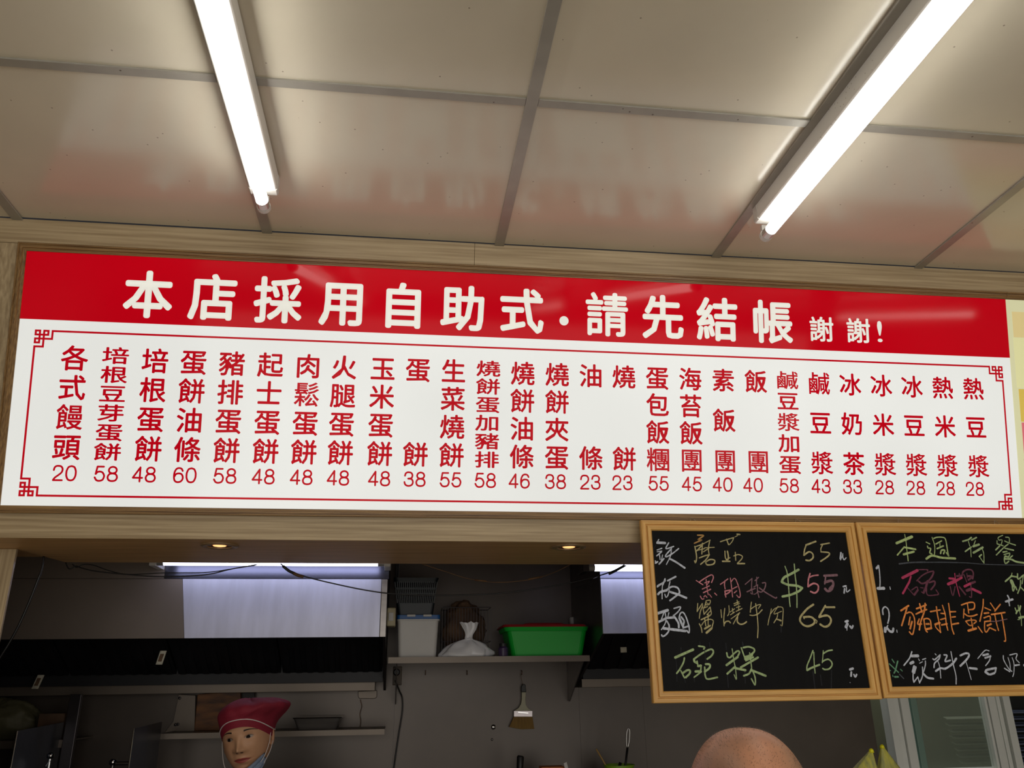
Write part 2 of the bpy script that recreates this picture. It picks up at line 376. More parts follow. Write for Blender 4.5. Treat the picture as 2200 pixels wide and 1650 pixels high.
DIG = {'0': [(1, [(.5,1),(.2,.93),(.03,.7),(0,.5),(.03,.3),(.2,.07),(.5,0),(.8,.07),(.97,.3),(1,.5),(.97,.7),(.8,.93),(.5,1)])],
 '2': [(1, [(.04,.70),(.10,.88),(.27,.98),(.5,1),(.76,.97),(.93,.84),(.95,.68),(.84,.52),(.55,.35),(.22,.18),(.04,.01)]), (0, [(.04,0),(.97,0)])],
 '3': [(1, [(.04,.74),(.12,.91),(.3,.99),(.5,1),(.74,.97),(.90,.84),(.90,.70),(.78,.57),(.42,.53)]), (1, [(.42,.53),(.80,.50),(.97,.36),(.96,.18),(.80,.05),(.5,0),(.22,.04),(.06,.14),(.0,.28)])],
 '4': [(0, [(.74,0),(.74,1)]), (0, [(.72,.98),(0,.27)]), (0, [(0,.26),(1,.26)])],
 '5': [(0, [(.90,1),(.22,1)]), (0, [(.22,1),(.08,.48)]), (1, [(.08,.48),(.26,.61),(.5,.65),(.78,.60),(.97,.42),(.98,.26),(.84,.07),(.5,0),(.20,.05),(.0,.24)])],
 '6': [(1, [(.93,.80),(.80,.95),(.52,1),(.24,.93),(.06,.70),(.02,.42),(.08,.16),(.26,.03),(.52,0),(.80,.06),(.97,.22),(.97,.40),(.82,.57),(.54,.62),(.24,.57),(.05,.38)])],
 '8': [(1, [(.5,.54),(.20,.60),(.08,.76),(.20,.93),(.5,1),(.80,.93),(.92,.76),(.80,.60),(.5,.54)]), (1, [(.5,.54),(.16,.48),(.0,.27),(.14,.06),(.5,0),(.86,.06),(1,.27),(.84,.48),(.5,.54)])]}
def flat_stroke(mb, pts, r_, fn):
    for i, p in enumerate(pts):
        mb.add([fn(p.x+r_*math.cos(2*PI*j/8), p.y+r_*math.sin(2*PI*j/8)) for j in range(8)], [tuple(range(8))])
        if i:
            d = p-pts[i-1]
            if d.length < 1e-7: continue
            q = Vector((-d.y, d.x)).normalized()*r_
            mb.add([fn(*(pts[i-1]+q)), fn(*(pts[i-1]-q)), fn(*(p-q)), fn(*(p+q))], [(0, 1, 2, 3)])
MENU = [('各式饅頭',20,-.952,-.951),('培根豆芽蛋餅',58,-.857,-.856),('培根蛋餅',48,-.763,-.768),('蛋餅油條',60,-.671,-.673),('豬排蛋餅',58,-.578,-.578),
 ('起士蛋餅',48,-.484,-.486),('肉鬆蛋餅',48,-.391,-.394),('火腿蛋餅',48,-.301,-.304),('玉米蛋餅',48,-.203,-.202),('蛋  餅',38,-.113,-.113),
 ('生菜燒餅',55,-.021,-.022),('燒餅蛋加豬排',58,.070,.067),('燒餅油條',46,.161,.155),('燒餅夾蛋',38,.253,.250),('油  條',23,.344,.342),
 ('燒  餅',23,.434,.428),('蛋包飯糰',55,.526,.526),('海苔飯團',45,.618,.617),('素飯團',40,.711,.702),('飯 團',40,.804,.787),
 ('鹹豆漿加蛋',58,.894,.889),('鹹豆漿',43,.986,.980),('冰奶茶',33,1.078,1.071),('冰米漿',28,1.170,1.164),('冰豆漿',28,1.262,1.256),('熱米漿',28,1.355,1.345),('熱豆漿',28,1.449,1.433)]
for s_, pr_, x, xp in MENU:
    n = len(s_); ey = {6: 0.0435, 5: 0.051}.get(n, 0.064); ex = 0.0655
    zt, zb = 2.3535-ey*0.46, 2.081+ey*0.46
    for i, ch in enumerate(s_):
        if ch == ' ': continue
        mb = MB()
        z = zt + (zb-zt)*i/(n-1)
        cx_ = ch in '糰團鹹漿鬆饅'; put_glyph(mb, ch, fnW, x, z, ex, ey, 0.012 if cx_ else 0.0315, 8, off=0 if cx_ else -.014)
        mb.build('printed_character', M['sign_text'], sg, fix=False)
    mb = MB(); dw, dh, gp = 0.0215, 0.0335, 0.0082
    for i, dch in enumerate(str(pr_)):
        ox = xp-(2*dw+gp)/2+i*(dw+gp)
        for st in DIG[dch]:
            pts = [Vector((ox+p[0]*dw, 2.049+(p[1]-.5)*dh)) for p in st[1]]
            if st[0]: pts = catmull(pts, 5)
            flat_stroke(mb, pts, .00225, fnW)
    mb.build('printed_price', M['sign_text'], sg, fix=False)
# red border with a knot in each corner
KNOT = ["###.###.#", "#.#.#.#.#", "#######.#", "..#.#...#", "#########", "#.#.#....", "###.#....", "....#....", "#####...."]
u = 0.00485; bx0, bx1, bz0, bz1 = -1.050, 1.5445, 1.9935, 2.3905
mb = MB()
def cell(x, z, wx, wz): mb.add([FW(x, z, TOFF), FW(x+wx, z, TOFF), FW(x+wx, z+wz, TOFF), FW(x, z+wz, TOFF)], [(0, 1, 2, 3)])
for fx in (0, 1):
    for fz in (0, 1):
        for r_, row in enumerate(KNOT):
            for c_, ch in enumerate(row):
                if ch == '#':
                    x = bx0+c_*u if not fx else bx1-(c_+1)*u; z = bz1-(r_+1)*u if not fz else bz0+r_*u
                    cell(x, z, u, u)
cell(bx0+8*u, bz1-u, bx1-bx0-16*u, u); cell(bx0+8*u, bz0, bx1-bx0-16*u, u)
cell(bx0, bz0+8*u, u, bz1-bz0-16*u); cell(bx1-u, bz0+8*u, u, bz1-bz0-16*u)
mb.build('red_border', M['sign_text'], sg, fix=False)
# stained moulding: stepped profile (distance from outer edge, height off wall)
PROF = [(0, 0), (0, .010), (.0022, .013), (.0045, .013), (.0055, .0095), (.0075, .0095), (.0085, .0115), (.0125, .0115), (.0135, .008), (.0155, .008), (.0168, .0065), (.0205, .0065), (.0205, 0)]
def mould_run(name, ax, az, bx, bz, nx, nz, m, k=1.0, mitre_a=0, mitre_b=0, par=None):
    """run from a to b, profile grows towards (nx,nz)"""
    d = Vector((bx-ax, bz-az)).normalized(); vs = []
    for (P, s_) in (((ax, az), mitre_a), ((bx, bz), mitre_b)):
        for w_, h in PROF:
            w_ *= k
            vs.append(FW(P[0]+nx*w_+d.x*w_*s_, P[1]+nz*w_+d.y*w_*s_, h))
    n = len(PROF); fs = [(i, i+1, n+i+1, n+i) for i in range(n-1)] + [tuple(range(n)), tuple(range(2*n-1, n-1, -1))]
    mb = MB(); mb.add(vs, fs); return mb.build(name, m, par or sg)
mould_run('frame_moulding', -1.108, ZT1, SX1, ZT1, 0, -1, M['mould'], 1.0, 1, 0)
mould_run('frame_moulding', -1.108, ZB0-0.001, SX1, ZB0-0.001, 0, 1, M['mould'], 0.85, 1, 0)
mould_run('frame_moulding', -1.108, ZB0-0.001, -1.108, ZT1, 1, 0, M['mould_v'], 1.0, 0.85, -1)
# neighbouring lit picture sign at the right
ps = empty('picture_sign'); tag(ps, 'pale yellow backlit picture sign cut off at the right end of the menu sign', 'sign')
mould_run('frame_moulding', SX1+0.001, ZT1, XR, ZT1, 0, -1, M['mould'], 1.0, 0, 0, ps)
mould_run('frame_moulding', SX1+0.001, ZB0-0.001, XR, ZB0-0.001, 0, 1, M['mould'], 0.85, 0, 0, ps)
sheet('sign_panel', SX1+0.0015, XR-0.3, ZB1, ZT0, M['poster_cream'], 0.003, 0.019, ps, 0)
def pic(x0, y0, x1, y1, m, o_=0.0034):
    a = onw(x0, y0); b = onw(x1, y1); sheet('printed_picture', min(a.x, b.x), max(a.x, b.x)+0.5, b.z, a.z, m, o_, 0.0008, ps, 0)
pic(2172, 670, 2178, 725, M['poster_tan']); pic(2175, 726, 2185, 833, M['poster_lemon']); pic(2187, 836, 2192, 906, M['poster_gold'])
pic(2197, 908, 2199, 985, M['poster_pink']); pic(2198, 986, 2202, 1008, M['poster_red'])

# ------------------------------------------------------------------ ceiling fluorescent battens
def batten(x, yend, skew, label):
    b = empty('fluorescent_lamp'); tag(b, label, 'ceiling lamp', 'fluorescent battens on the ceiling')
    L = 1.22; f = lambda q, y, z: (x+q+skew*(y-yend), y, z)
    y0, y1 = yend-L, yend-0.004
    def prism(prof, ya, yb, name, m, bev=0.0008):
        mb = MB(); mb.hexa([f(q, ya, z) for q, z in prof], [f(q, yb, z) for q, z in prof]); return mb.build(name, m, b, bevel=bev)
    zc = ZC-0.001
    prism([(-.031, zc), (.031, zc), (.031, zc-.037), (.028, zc-.040), (-.028, zc-.040), (-.031, zc-.037)], y0, y1-0.02, 'housing', M['white'])
    pe = [(-.032, zc), (.032, zc), (.032, zc-.038), (.029, zc-.0415), (-.029, zc-.0415), (-.032, zc-.038)]
    prism(pe, y1-0.021, y1, 'end_plate', M['socket'])
    prism(pe, y0-.002, y0+.02, 'end_plate', M['socket'])
    zt = ZC-0.068
    for ya, yb in ((yend+0.012, yend+0.002), (y0+0.0, y0-0.012)):
        mb = MB(); n = 16
        pr_ = [(0.0155*math.cos(2*PI*k/n), zt+0.0155*math.sin(2*PI*k/n)) for k in range(n)]
        mb.hexa([f(q, ya, z) for q, z in pr_], [f(q, yb, z) for q, z in pr_])
        mb.hexa([f(-.010, ya, zc-.040), f(.010, ya, zc-.040), f(.010, yb, zc-.040), f(-.010, yb, zc-.040)], [f(-.010, ya, zt+.008), f(.010, ya, zt+.008), f(.010, yb, zt+.008), f(-.010, yb, zt+.008)])
        mb.build('lamp_holder', M['socket'], b)
    for ya, yb in ((yend+0.002, yend-0.022), (y0+0.022, y0)):
        mb = MB(); mb.tube([f(0, ya, zt), f(0, (ya+yb)/2, zt), f(0, yb, zt)], 0.0143, 20); mb.build('end_cap', M['capmetal'], b, smooth=False)
    mb = MB(); mb.tube([f(0, yend-0.022, zt), f(0, (yend+y0)/2, zt), f(0, y0+0.022, zt)], 0.0138, 20); o = mb.build('tube', M['tubelight'], b, smooth=True)
    return b
eL, eR = atz(566, 441, ZC-.068), atz(1648, 503, ZC-.068)
batten(eL.x, eL.y, 0.0, 'fluorescent batten running back from above the left half of the sign')
batten(eR.x, eR.y, -0.012, 'fluorescent batten running back from above the right half of the sign')
batten(-0.478, -2.35, 0, 'fluorescent batten in line behind the one over the left half of the sign')
batten(0.722, -2.35, 0, 'fluorescent batten in line behind the one over the right half of the sign')
batten(2.4, -1.2, 0, 'fluorescent batten over the right side of the dining room')

# ------------------------------------------------------------------ blackboards
BY = 0.112                                             # their front face
def board(x0, z0, x1, z1, label, hooks):
    b = empty('blackboard'); tag(b, label, 'blackboard', 'framed blackboards hanging from the sign')
    fw, th = 0.0265, 0.020
    boxo('writing_surface', M['board'], x0+0.010, x1-0.010, BY+0.008, BY+0.016, z0+0.010, z1-0.010, b)
    prof = [(0, th), (0, .004), (.002, .002), (.010, .002), (.0115, .005), (.0135, .005), (.015, 0), (.023, 0), (.0265, .004), (.0265, .010), (.0265, th)]
    def run(A, Bp, nx, nz, m):
        A = Vector(A); Bp = Vector(Bp); d = (Bp-A).normalized(); vs = []
        for P, s_ in ((A, 1), (Bp, -1)):
            for w_, h in prof: vs.append((P.x+nx*w_+d.x*w_*s_, BY+h, P.y+nz*w_+d.y*w_*s_))
        n = len(prof); fs = [(i, (i+1) % n, n+(i+1) % n, n+i) for i in range(n)] + [tuple(range(n)), tuple(range(2*n-1, n-1, -1))]
        mb = MB(); mb.add(vs, fs); mb.build('frame_rail', m, b)
    run((x0, z1), (x1, z1), 0, -1, M['pine']); run((x0, z0), (x1, z0), 0, 1, M['pine'])
    run((x0, z0), (x0, z1), 1, 0, M['pine_v']); run((x1, z0), (x1, z1), -1, 0, M['pine_v'])
    for px in hooks:
        p = at(px, 1117, BY+0.01)
        mb = MB(); mb.tube([(p.x-.008, BY+.012, z1-.002), (p.x-.002, BY+.018, z1+.012), (p.x+.012, BY+.012, z1-.002)], 0.0008, 6); mb.build('hanging_wire', M['wire'], b)
    return b
a0 = at(1380, 1117, BY); a1 = at(1403, 1511, BY); a2 = at(1842, 1122, BY); a3 = at(1893, 1503, BY)
b1 = board((a0.x+a1.x)/2, (a1.z+a3.z)/2, (a2.x+a3.x)/2-0.001, (a0.z+a2.z)/2, 'framed blackboard hanging left with noodle and rice cake prices in chalk', (1489, 1715))
c0 = at(1845, 1122, BY); c1 = at(1897, 1502, BY)
b2 = board((c0.x+c1.x)/2, c1.z+0.0015, (c0.x+c1.x)/2+0.60, c0.z+0.0005, 'framed blackboard hanging right with weekly specials in pink and orange chalk', (1935, 2142))
CR = dict(A=(1390,1140,10.313),B=(1540,1140,10.313),C=(1670,1140,10.311),D=(1390,1280,10.313),E=(1540,1280,14.667),F=(1670,1280,12.222),G=(1430,1370,9.167),
 H=(1700,1370,13.75),I=(1900,1135,13.75),J=(2050,1135,14.667),K=(1870,1205,13.75),L=(2020,1205,12.222),M=(1880,1280,12.222),N=(2050,1270,13.75),O=(1900,1390,12.94),P=(2060,1390,15.714))
CH = '''@1 chalk_white
A60 235,265 400,275;A22 262,195 215,280;A25 225,430 330,390;A22 225,470 330,450;A30 215,560 320,470;A25 275,520 290,640;A22 345,540 320,660;A35 270,740 375,620;A35 190,720 235,690;A25 185,670 195,715
A30 480,270 420,400 590,350;A30 540,400 420,540 430,580 560,510 700,400;A22 545,370 520,560 430,750;A45 500,620 650,700 835,825
A25 230,1220 390,1130;A35 400,1070 350,1200;A30 395,1080 390,1130 230,1245;A25 345,1170 335,1340 335,1510;A50 245,1410 300,1360 440,1320;A40 460,1110 635,1020
A25 510,1130 480,1260 490,1330 460,1440 420,1475 395,1410;A40 450,1300 560,1240 680,1270 720,1360 690,1410 510,1550;A50 520,1360 700,1420 870,1490
D60 235,390 455,320;D25 375,370 320,520;D25 400,370 420,480 420,580;D50 260,580 440,490;D25 425,500 400,620 320,750;D36 440,560 490,660 480,780 420,860 350,900 325,870;D22 485,375 460,480;D50 460,490 600,480
D30 600,280 740,245 700,340 590,440;D45 590,440 660,540 700,620 705,700;D58 370,720 520,740 850,780;D32 710,490 740,390 800,370 860,460 920,640 940,760 925,820 885,770;D50 720,500 760,600 800,680;D40 760,470 820,560 800,660;D40 800,710 930,670
@1 chalk_amber
A30 1120,100 1255,110 1130,200 1215,205 1050,280
@1 chalk_khaki
A30 1060,350 1080,450 1100,600 1075,710 1055,670;A22 1060,360 1150,330;A28 1150,330 1230,310 1100,450;A25 1230,280 1215,520;A22 1100,440 1270,400;A22 1250,290 1400,210;A25 1390,220 1360,400 1375,520;A22 1280,380 1490,370;A22 1370,390 1250,470
A28 1160,605 1290,555 1385,535;A28 1375,545 1300,650 1190,745;A32 1290,660 1330,755 1470,740 1500,660 1400,640 1310,690
B25 80,245 250,190 375,155;B28 215,190 260,310;B20 375,160 340,240 280,310;B15 400,140 460,110;B35 450,80 510,85;B28 180,455 190,600 230,650;B32 235,455 255,560 250,640;B35 130,680 290,680;B25 210,650 290,600
B25 410,480 420,660;B25 375,560 480,530 565,570 540,640 460,720;B35 460,730 615,730
C40 635,320 850,240;C30 635,330 600,440 590,540;C38 590,545 700,470 780,510 790,600 720,660 635,655;C32 965,310 1155,275;C25 1000,320 965,400 970,470;C35 970,470 1140,490 1130,560 960,680
D22 1125,170 1110,350;D22 1110,350 1225,170;D22 1225,170 1265,410;D22 1265,410 1400,250;D20 1310,120 1270,270;D20 1310,110 1400,100 1380,190 1300,200;D18 1300,150 1370,180;D20 1340,240 1260,270;D22 1225,240 1180,360 1160,500;D22 1400,250 1425,390 1395,430 1330,420;D20 1400,340 1330,420
D30 1200,530 1390,440;D22 1280,520 1305,670;D22 1355,480 1355,650;D25 1160,620 1200,700 1220,810;D22 1210,650 1280,560 1400,520 1470,560 1450,660 1440,730;D40 1280,730 1400,660;D50 1320,820 1430,720
E30 130,440 150,690;E32 250,400 230,600 220,800 230,950;E40 230,900 280,820 370,800 430,850;E28 380,310 390,450 380,560 340,630;E30 540,250 700,190;E30 550,310 715,240;E28 640,135 655,270;E28 420,510 560,410;E28 490,400 510,530;E30 430,600 555,515
E28 620,370 740,330;E28 690,310 690,460;E30 610,490 795,400;E25 445,730 600,620 720,530;E30 720,530 620,700 520,890;E45 650,660 650,820 740,895 850,880 935,820
E32 1090,200 1070,350 1055,520;E28 1070,420 1170,350 1260,300 1385,280 1310,400;E35 1045,610 1150,620 1300,570 1430,440;E35 1225,250 1250,450 1280,700 1300,1000 1285,1320
E28 1720,410 1690,560 1640,750 1610,920;E28 1700,560 1800,430 1900,370 2010,350 2085,400 2085,600 2060,930 2010,920;E25 1930,330 1800,570 2040,490;E28 1920,540 1900,680 1800,850;E50 1900,740 2020,780
F55 945,230 800,330 680,460 610,560 600,660 680,760 800,800 920,760 980,690 950,600 850,550 700,560;F30 685,560 705,600;F28 950,590 1040,660 1020,720;F50 1280,300 1500,300;F50 1260,260 1170,420 1100,540;F55 1100,560 1200,530 1320,520 1400,600 1400,700 1330,790 1230,810 1130,750
@1 chalk_pink
A22 1090,1105 1240,1200;A25 1165,1135 1290,1050 1430,980 1470,1040 1430,1150;A20 1310,1080 1320,1200 1355,1420;A20 1275,1160 1380,1120;A20 1330,1200 1380,1130;A22 1225,1295 1380,1225;A28 1250,1375 1410,1300;A22 1180,1450 1220,1515 1260,1510;A22 1260,1470 1290,1440 1330,1480;A22 1380,1410 1430,1475;A22 1500,1385 1545,1430
B25 80,1190 180,1120 245,1070;B25 180,1110 170,1200 185,1290;B30 180,1340 300,1320 270,1370 180,1420;B28 180,1340 200,1470;B22 300,1050 320,1200 350,1470;B22 320,1130 380,1060 430,1100 500,1300 520,1440 490,1480 440,1430;B22 350,1290 450,1240;B22 385,1380 440,1335
C35 725,950 690,1080 680,1240;C32 700,1040 790,1000 905,985;C40 680,1240 800,1170 900,1210 900,1320 830,1380 740,1350
@1 chalk_dusky
B22 630,1190 780,1060;B22 780,1060 770,1250 790,1400 750,1380;B28 670,1355 850,1280;B15 780,1270 740,1310;B22 845,1110 925,1035;B22 885,1030 875,1200;B22 820,1250 905,1200;B22 905,1200 900,1330 935,1480;B18 900,1360 860,1400 820,1410;B28 905,1340 990,1360 1060,1280 1080,1160 1010,1160;B30 945,1270 1100,1380 1290,1490 1325,1480
C55 1040,1000 1320,985;C35 1070,1030 1050,1180;C60 1060,1140 1200,1110 1240,1180 1200,1300 1120,1340 1060,1290;C40 1150,1290 1220,1210
@1 chalk_white
C40 1410,490 1395,620;C22 1400,650 1440,560 1450,510;C25 1450,540 1455,600 1480,645 1525,600;C40 1460,1240 1520,1225;C40 1490,1290 1480,1380;C25 1530,1260 1540,1360 1610,1310
F60 1790,680 1850,660;F80 1840,740 1800,820;F25 1830,830 1828,905;F50 1910,800 1950,850 1985,790;H70 1735,940 1820,910;H60 1775,1020 1765,1130;H50 1850,1090 1890,1160 1930,1090;H20 1735,1320 1740,1330
@1 chalk_green
C56 470,865 300,960 150,1040 100,1130;C56 100,1140 240,1200 430,1220 550,1270;C50 550,1270 480,1340 300,1420 115,1460;C26 170,790 220,950 250,1250 270,1550 285,1680;C28 375,740 395,1000 420,1200 435,1500 435,1700
G50 190,390 540,235;G32 370,400 350,490 280,620 220,700;G28 300,650 370,790;G40 350,690 430,640 480,650 470,710 400,780;G30 650,165 765,185 750,225;G35 820,420 900,360 940,290 920,235 850,240 700,320 560,420;G45 560,430 570,470 620,500;G28 620,460 640,560;G45 640,560 695,550;G30 700,550 690,680;G50 590,665 690,665;G28 680,690 560,780
G40 790,520 870,530 860,600 770,670;G32 770,580 780,740 830,815 1020,780;G32 1205,300 1220,370 1270,390 1350,310 1420,260 1455,290 1420,370;G45 1200,540 1420,380;G20 1310,220 1350,480 1375,600 1395,820 1350,730;G38 1370,570 1215,710;G45 1370,600 1570,640;G28 1490,200 1560,400
G35 1530,195 1640,180 1740,220 1740,280 1650,350 1560,380;G50 1570,420 1700,340;G35 1580,450 1725,385;G40 1480,585 1820,390;G25 1655,300 1690,560 1690,640;G36 1690,620 1640,710 1540,750;G45 1690,640 1970,750;G28 1720,660 1765,800 1760,930 1690,810
H40 640,380 560,600 470,820 460,960;H58 470,960 600,890 830,800;H35 665,430 680,800 705,1045;H30 945,385 930,600 915,740;H45 960,460 1080,390 1210,365;H45 920,710 1000,660 1100,640 1190,720 1200,820 1120,920 1000,940 930,910
@1 chalk_faint
G16 200,420 215,560 225,860;G20 305,200 300,300;G16 675,80 678,150;G18 1185,110 1195,240;G22 1215,740 1235,980;G14 765,200 790,500;G22 865,100 870,180;G20 560,790 570,870;G18 1560,670 1570,900;H40 640,1000 700,1500;H34 860,1100 900,1400;H34 1190,960 1180,1500;F34 100,800 100,950;G26 1515,90 1525,150;G18 370,800 390,880;A14 200,320 120,440
@2 chalk_lime
I85 360,440 810,250;I30 600,180 640,400 665,650 700,960;I60 590,560 920,620;I45 590,550 385,790;I70 570,770 870,690;I35 690,810 705,960;I35 1235,410 1340,460;I40 1275,530 1290,580 1370,600 1340,720 1400,750;I30 1410,270 1480,480 1490,640 1480,780
I40 1460,300 1560,265 1740,270 1810,340 1850,560 1880,740 1900,820 1830,720;I40 1520,465 1690,370;I50 1560,600 1740,520;I25 1640,440 1640,560;I50 1660,740 1690,650 1780,650 1750,750;I70 1240,900 1380,810 1500,820 1700,870 2090,890
@2 chalk_green
J55 270,410 440,360 540,290;J28 450,410 490,560;J28 520,640 535,900;J50 350,730 540,590;J50 550,370 700,290;J28 670,390 620,510;J75 600,570 780,510;J75 610,770 900,600;J30 880,640 930,800 940,1100;J30 940,1100 800,900;J50 790,890 860,830
J32 1530,220 1390,290 1410,370 1510,370 1480,520;J30 1350,390 1350,490;J42 1370,495 1540,550;J50 1430,560 1310,680;J35 1620,280 1720,290 1740,360 1740,430;J40 1590,400 1750,470 1930,530;J42 1700,500 1570,600 1330,840;J50 1600,630 1870,690;J48 1540,750 1660,730;J40 1570,830 1740,780 1740,850 1700,920
J45 1590,900 1580,1010 1620,1110 1720,1040;J60 1620,880 1690,900;J66 1600,960 1800,980 1950,1050 2190,1090;J40 1760,930 1840,860
L45 1710,540 1870,400;L25 1885,320 1870,400;L45 1860,400 2000,420;L110 1870,530 1920,650;L40 1890,680 1915,790 1970,680 2010,760;L40 2030,340 2045,480 2190,370;L35 2110,510 2100,680 2035,850;L40 2110,690 2200,780;L30 2180,400 2150,600
N40 1800,500 1830,580;N55 1960,440 1930,560;N30 1890,420 1910,560;N50 1830,660 1870,580 1930,570;N25 1930,590 1970,740;N70 1920,790 2050,760;N25 1980,800 1990,1020;N25 1880,840 1930,840
@2 chalk_grey
I45 440,1050 800,1010 1200,1000;I32 1200,1005 1700,1003 2200,1012;J28 100,1082 400,1090 900,1130 1500,1150 2200,1160;O30 420,760 540,880
@2 chalk_white
K70 180,220 235,150;K38 245,140 270,350 285,600 280,760;K95 225,815 395,810;K30 575,770 590,840;L45 1770,910 1810,1000 1800,1100;L60 1720,1070 1900,1010;N36 1620,300 1635,430
M40 210,490 200,360 260,290 340,350 370,480 360,620 335,720;M30 335,780 300,830;M85 270,850 265,940;M65 310,840 390,930 460,940 480,860;M25 570,900 580,960
O40 765,130 700,310 545,510;O80 760,250 930,245;O80 730,455 800,420;O70 830,540 790,690;O60 870,560 830,720;O35 800,700 800,880 820,980;O35 820,980 930,830;O35 930,830 980,1000;O35 980,1000 1060,800 1060,560;O35 1140,390 1140,500 1090,680 1060,720;O60 1080,740 1200,850 1360,880;O25 950,330 975,380;O30 1060,350 1150,320;O25 980,450 1060,410
O40 1350,330 1400,350 1550,220;O40 1550,220 1520,330 1400,450 1380,570;O28 1480,370 1540,560 1570,860;O58 1430,670 1560,590 1700,600 1900,460 2000,320;O46 1660,220 1740,240 1690,400 1830,370;O28 1410,190 1440,220;O32 1850,130 1920,500 1990,800 1995,1030
P66 50,290 200,220 320,220 340,300 240,450 50,640;P28 245,510 320,750 420,1100;P75 370,710 600,740;P35 640,390 880,120 1020,130;P70 820,280 990,240;P65 890,370 1070,310;P38 1070,290 1030,460 905,630
P75 900,830 960,770 1250,710;P60 1250,740 1230,840;P85 900,850 1010,920;P70 1060,930 1200,880;P38 1500,290 1510,420 1600,600 1710,760 1790,820;P46 1540,720 1720,830;P32 1660,360 1720,560 1740,780;P32 1800,360 1860,550 1860,850 1820,1000;P38 1720,270 1960,230 1930,400 2040,530;P55 1900,620 2040,600;P30 2190,590 2190,640
@2 chalk_rose
K88 950,500 1390,280;K55 1195,460 1150,620;K68 1150,620 960,960;L60 240,460 360,470;L30 380,330 400,500;L88 210,610 400,530;L66 400,530 560,440;L30 420,590 510,930;L70 640,670 780,600;L75 850,740 1060,840
@2 chalk_mauve
K35 1100,800 1280,1000;K65 1300,1000 1400,860;K35 1400,860 1370,770 1220,860;K36 1410,260 1680,260 1680,300;K40 1860,300 1700,340 1520,440 1370,590;K55 1870,330 1820,460 1700,600 1530,670 1420,600;K75 1690,600 1640,780 1570,940;K38 1660,800 1660,950 1720,1020 1900,1010 2010,980 1940,860;K55 1740,640 1890,600 1900,700 1790,850;K30 1480,790 1560,800;K28 1510,915 1560,960
L60 440,400 560,390;L30 500,330 500,370;L32 260,670 330,910 390,680;L50 500,680 660,880;L45 580,370 600,290 700,230 820,240 870,330 850,470;L30 620,360 700,560;L55 720,400 820,400;L50 740,500 820,440;L22 700,330 710,450;L66 780,600 910,550;L35 800,620 820,780 820,950 770,940;L75 700,780 800,740
@2 chalk_orange
M50 680,390 880,260;M45 840,290 800,450 700,780;M40 830,460 900,430 970,460 1030,580 1040,760 1000,980 960,1010 905,950;M40 920,560 885,760;M50 970,680 920,860;M45 1090,340 1340,240;M40 1170,210 1230,430;M42 1075,480 1220,410 1355,360;M45 1315,200 1290,420 1200,680 1165,890;M42 1160,610 1120,740 1220,740
M40 1280,610 1300,760 1330,900 1370,950;M38 1290,610 1370,595 1450,650 1475,830;M50 1345,740 1415,740;M55 1340,880 1480,850;M40 1455,415 1710,370;M38 1610,290 1640,500 1680,700 1720,960;M34 1720,960 1600,830 1580,750;M58 1580,750 1700,710;M35 1770,250 1840,480 1870,720 1910,900
M38 1730,460 1840,470;M38 1720,625 1840,590;M45 1750,765 1890,735;M38 1930,200 1980,560 2020,850 2070,1000;M40 1970,420 2115,415;M38 2020,560 2110,550;M46 2020,750 2190,720
N45 215,410 380,350 540,330 600,380 580,520 430,550;N38 390,370 430,650;N38 290,530 275,790;N45 310,670 400,730 540,735 680,690;N38 500,800 550,1100;N38 340,890 460,860 620,860 650,900 580,960;N38 340,890 450,1010 550,1000;N70 420,1170 650,1100;N42 710,1050 830,1220
N42 860,240 850,450 800,700 760,890;N42 905,490 1070,560;N52 890,655 1015,640;N42 880,790 1050,740 1070,890;N45 900,900 1070,880;N42 900,900 900,1130 950,1210 1040,1090;N56 980,1020 1090,970;N48 1050,1080 1220,1160;N38 1070,350 1220,570;N45 1360,390 1200,590;N50 1100,690 1500,630;N38 1200,700 1250,950 1310,1160;N42 1390,640 1440,900 1520,1420 1480,1480
@2 chalk_dusky
N26 1090,890 1250,890 1560,825
@2 chalk_teal
O35 215,345 275,435;O35 140,470 390,705;O40 370,395 310,640 270,725;O30 125,640 170,655;O30 450,620 495,665;O26 230,785 240,825;O50 295,830 380,830'''
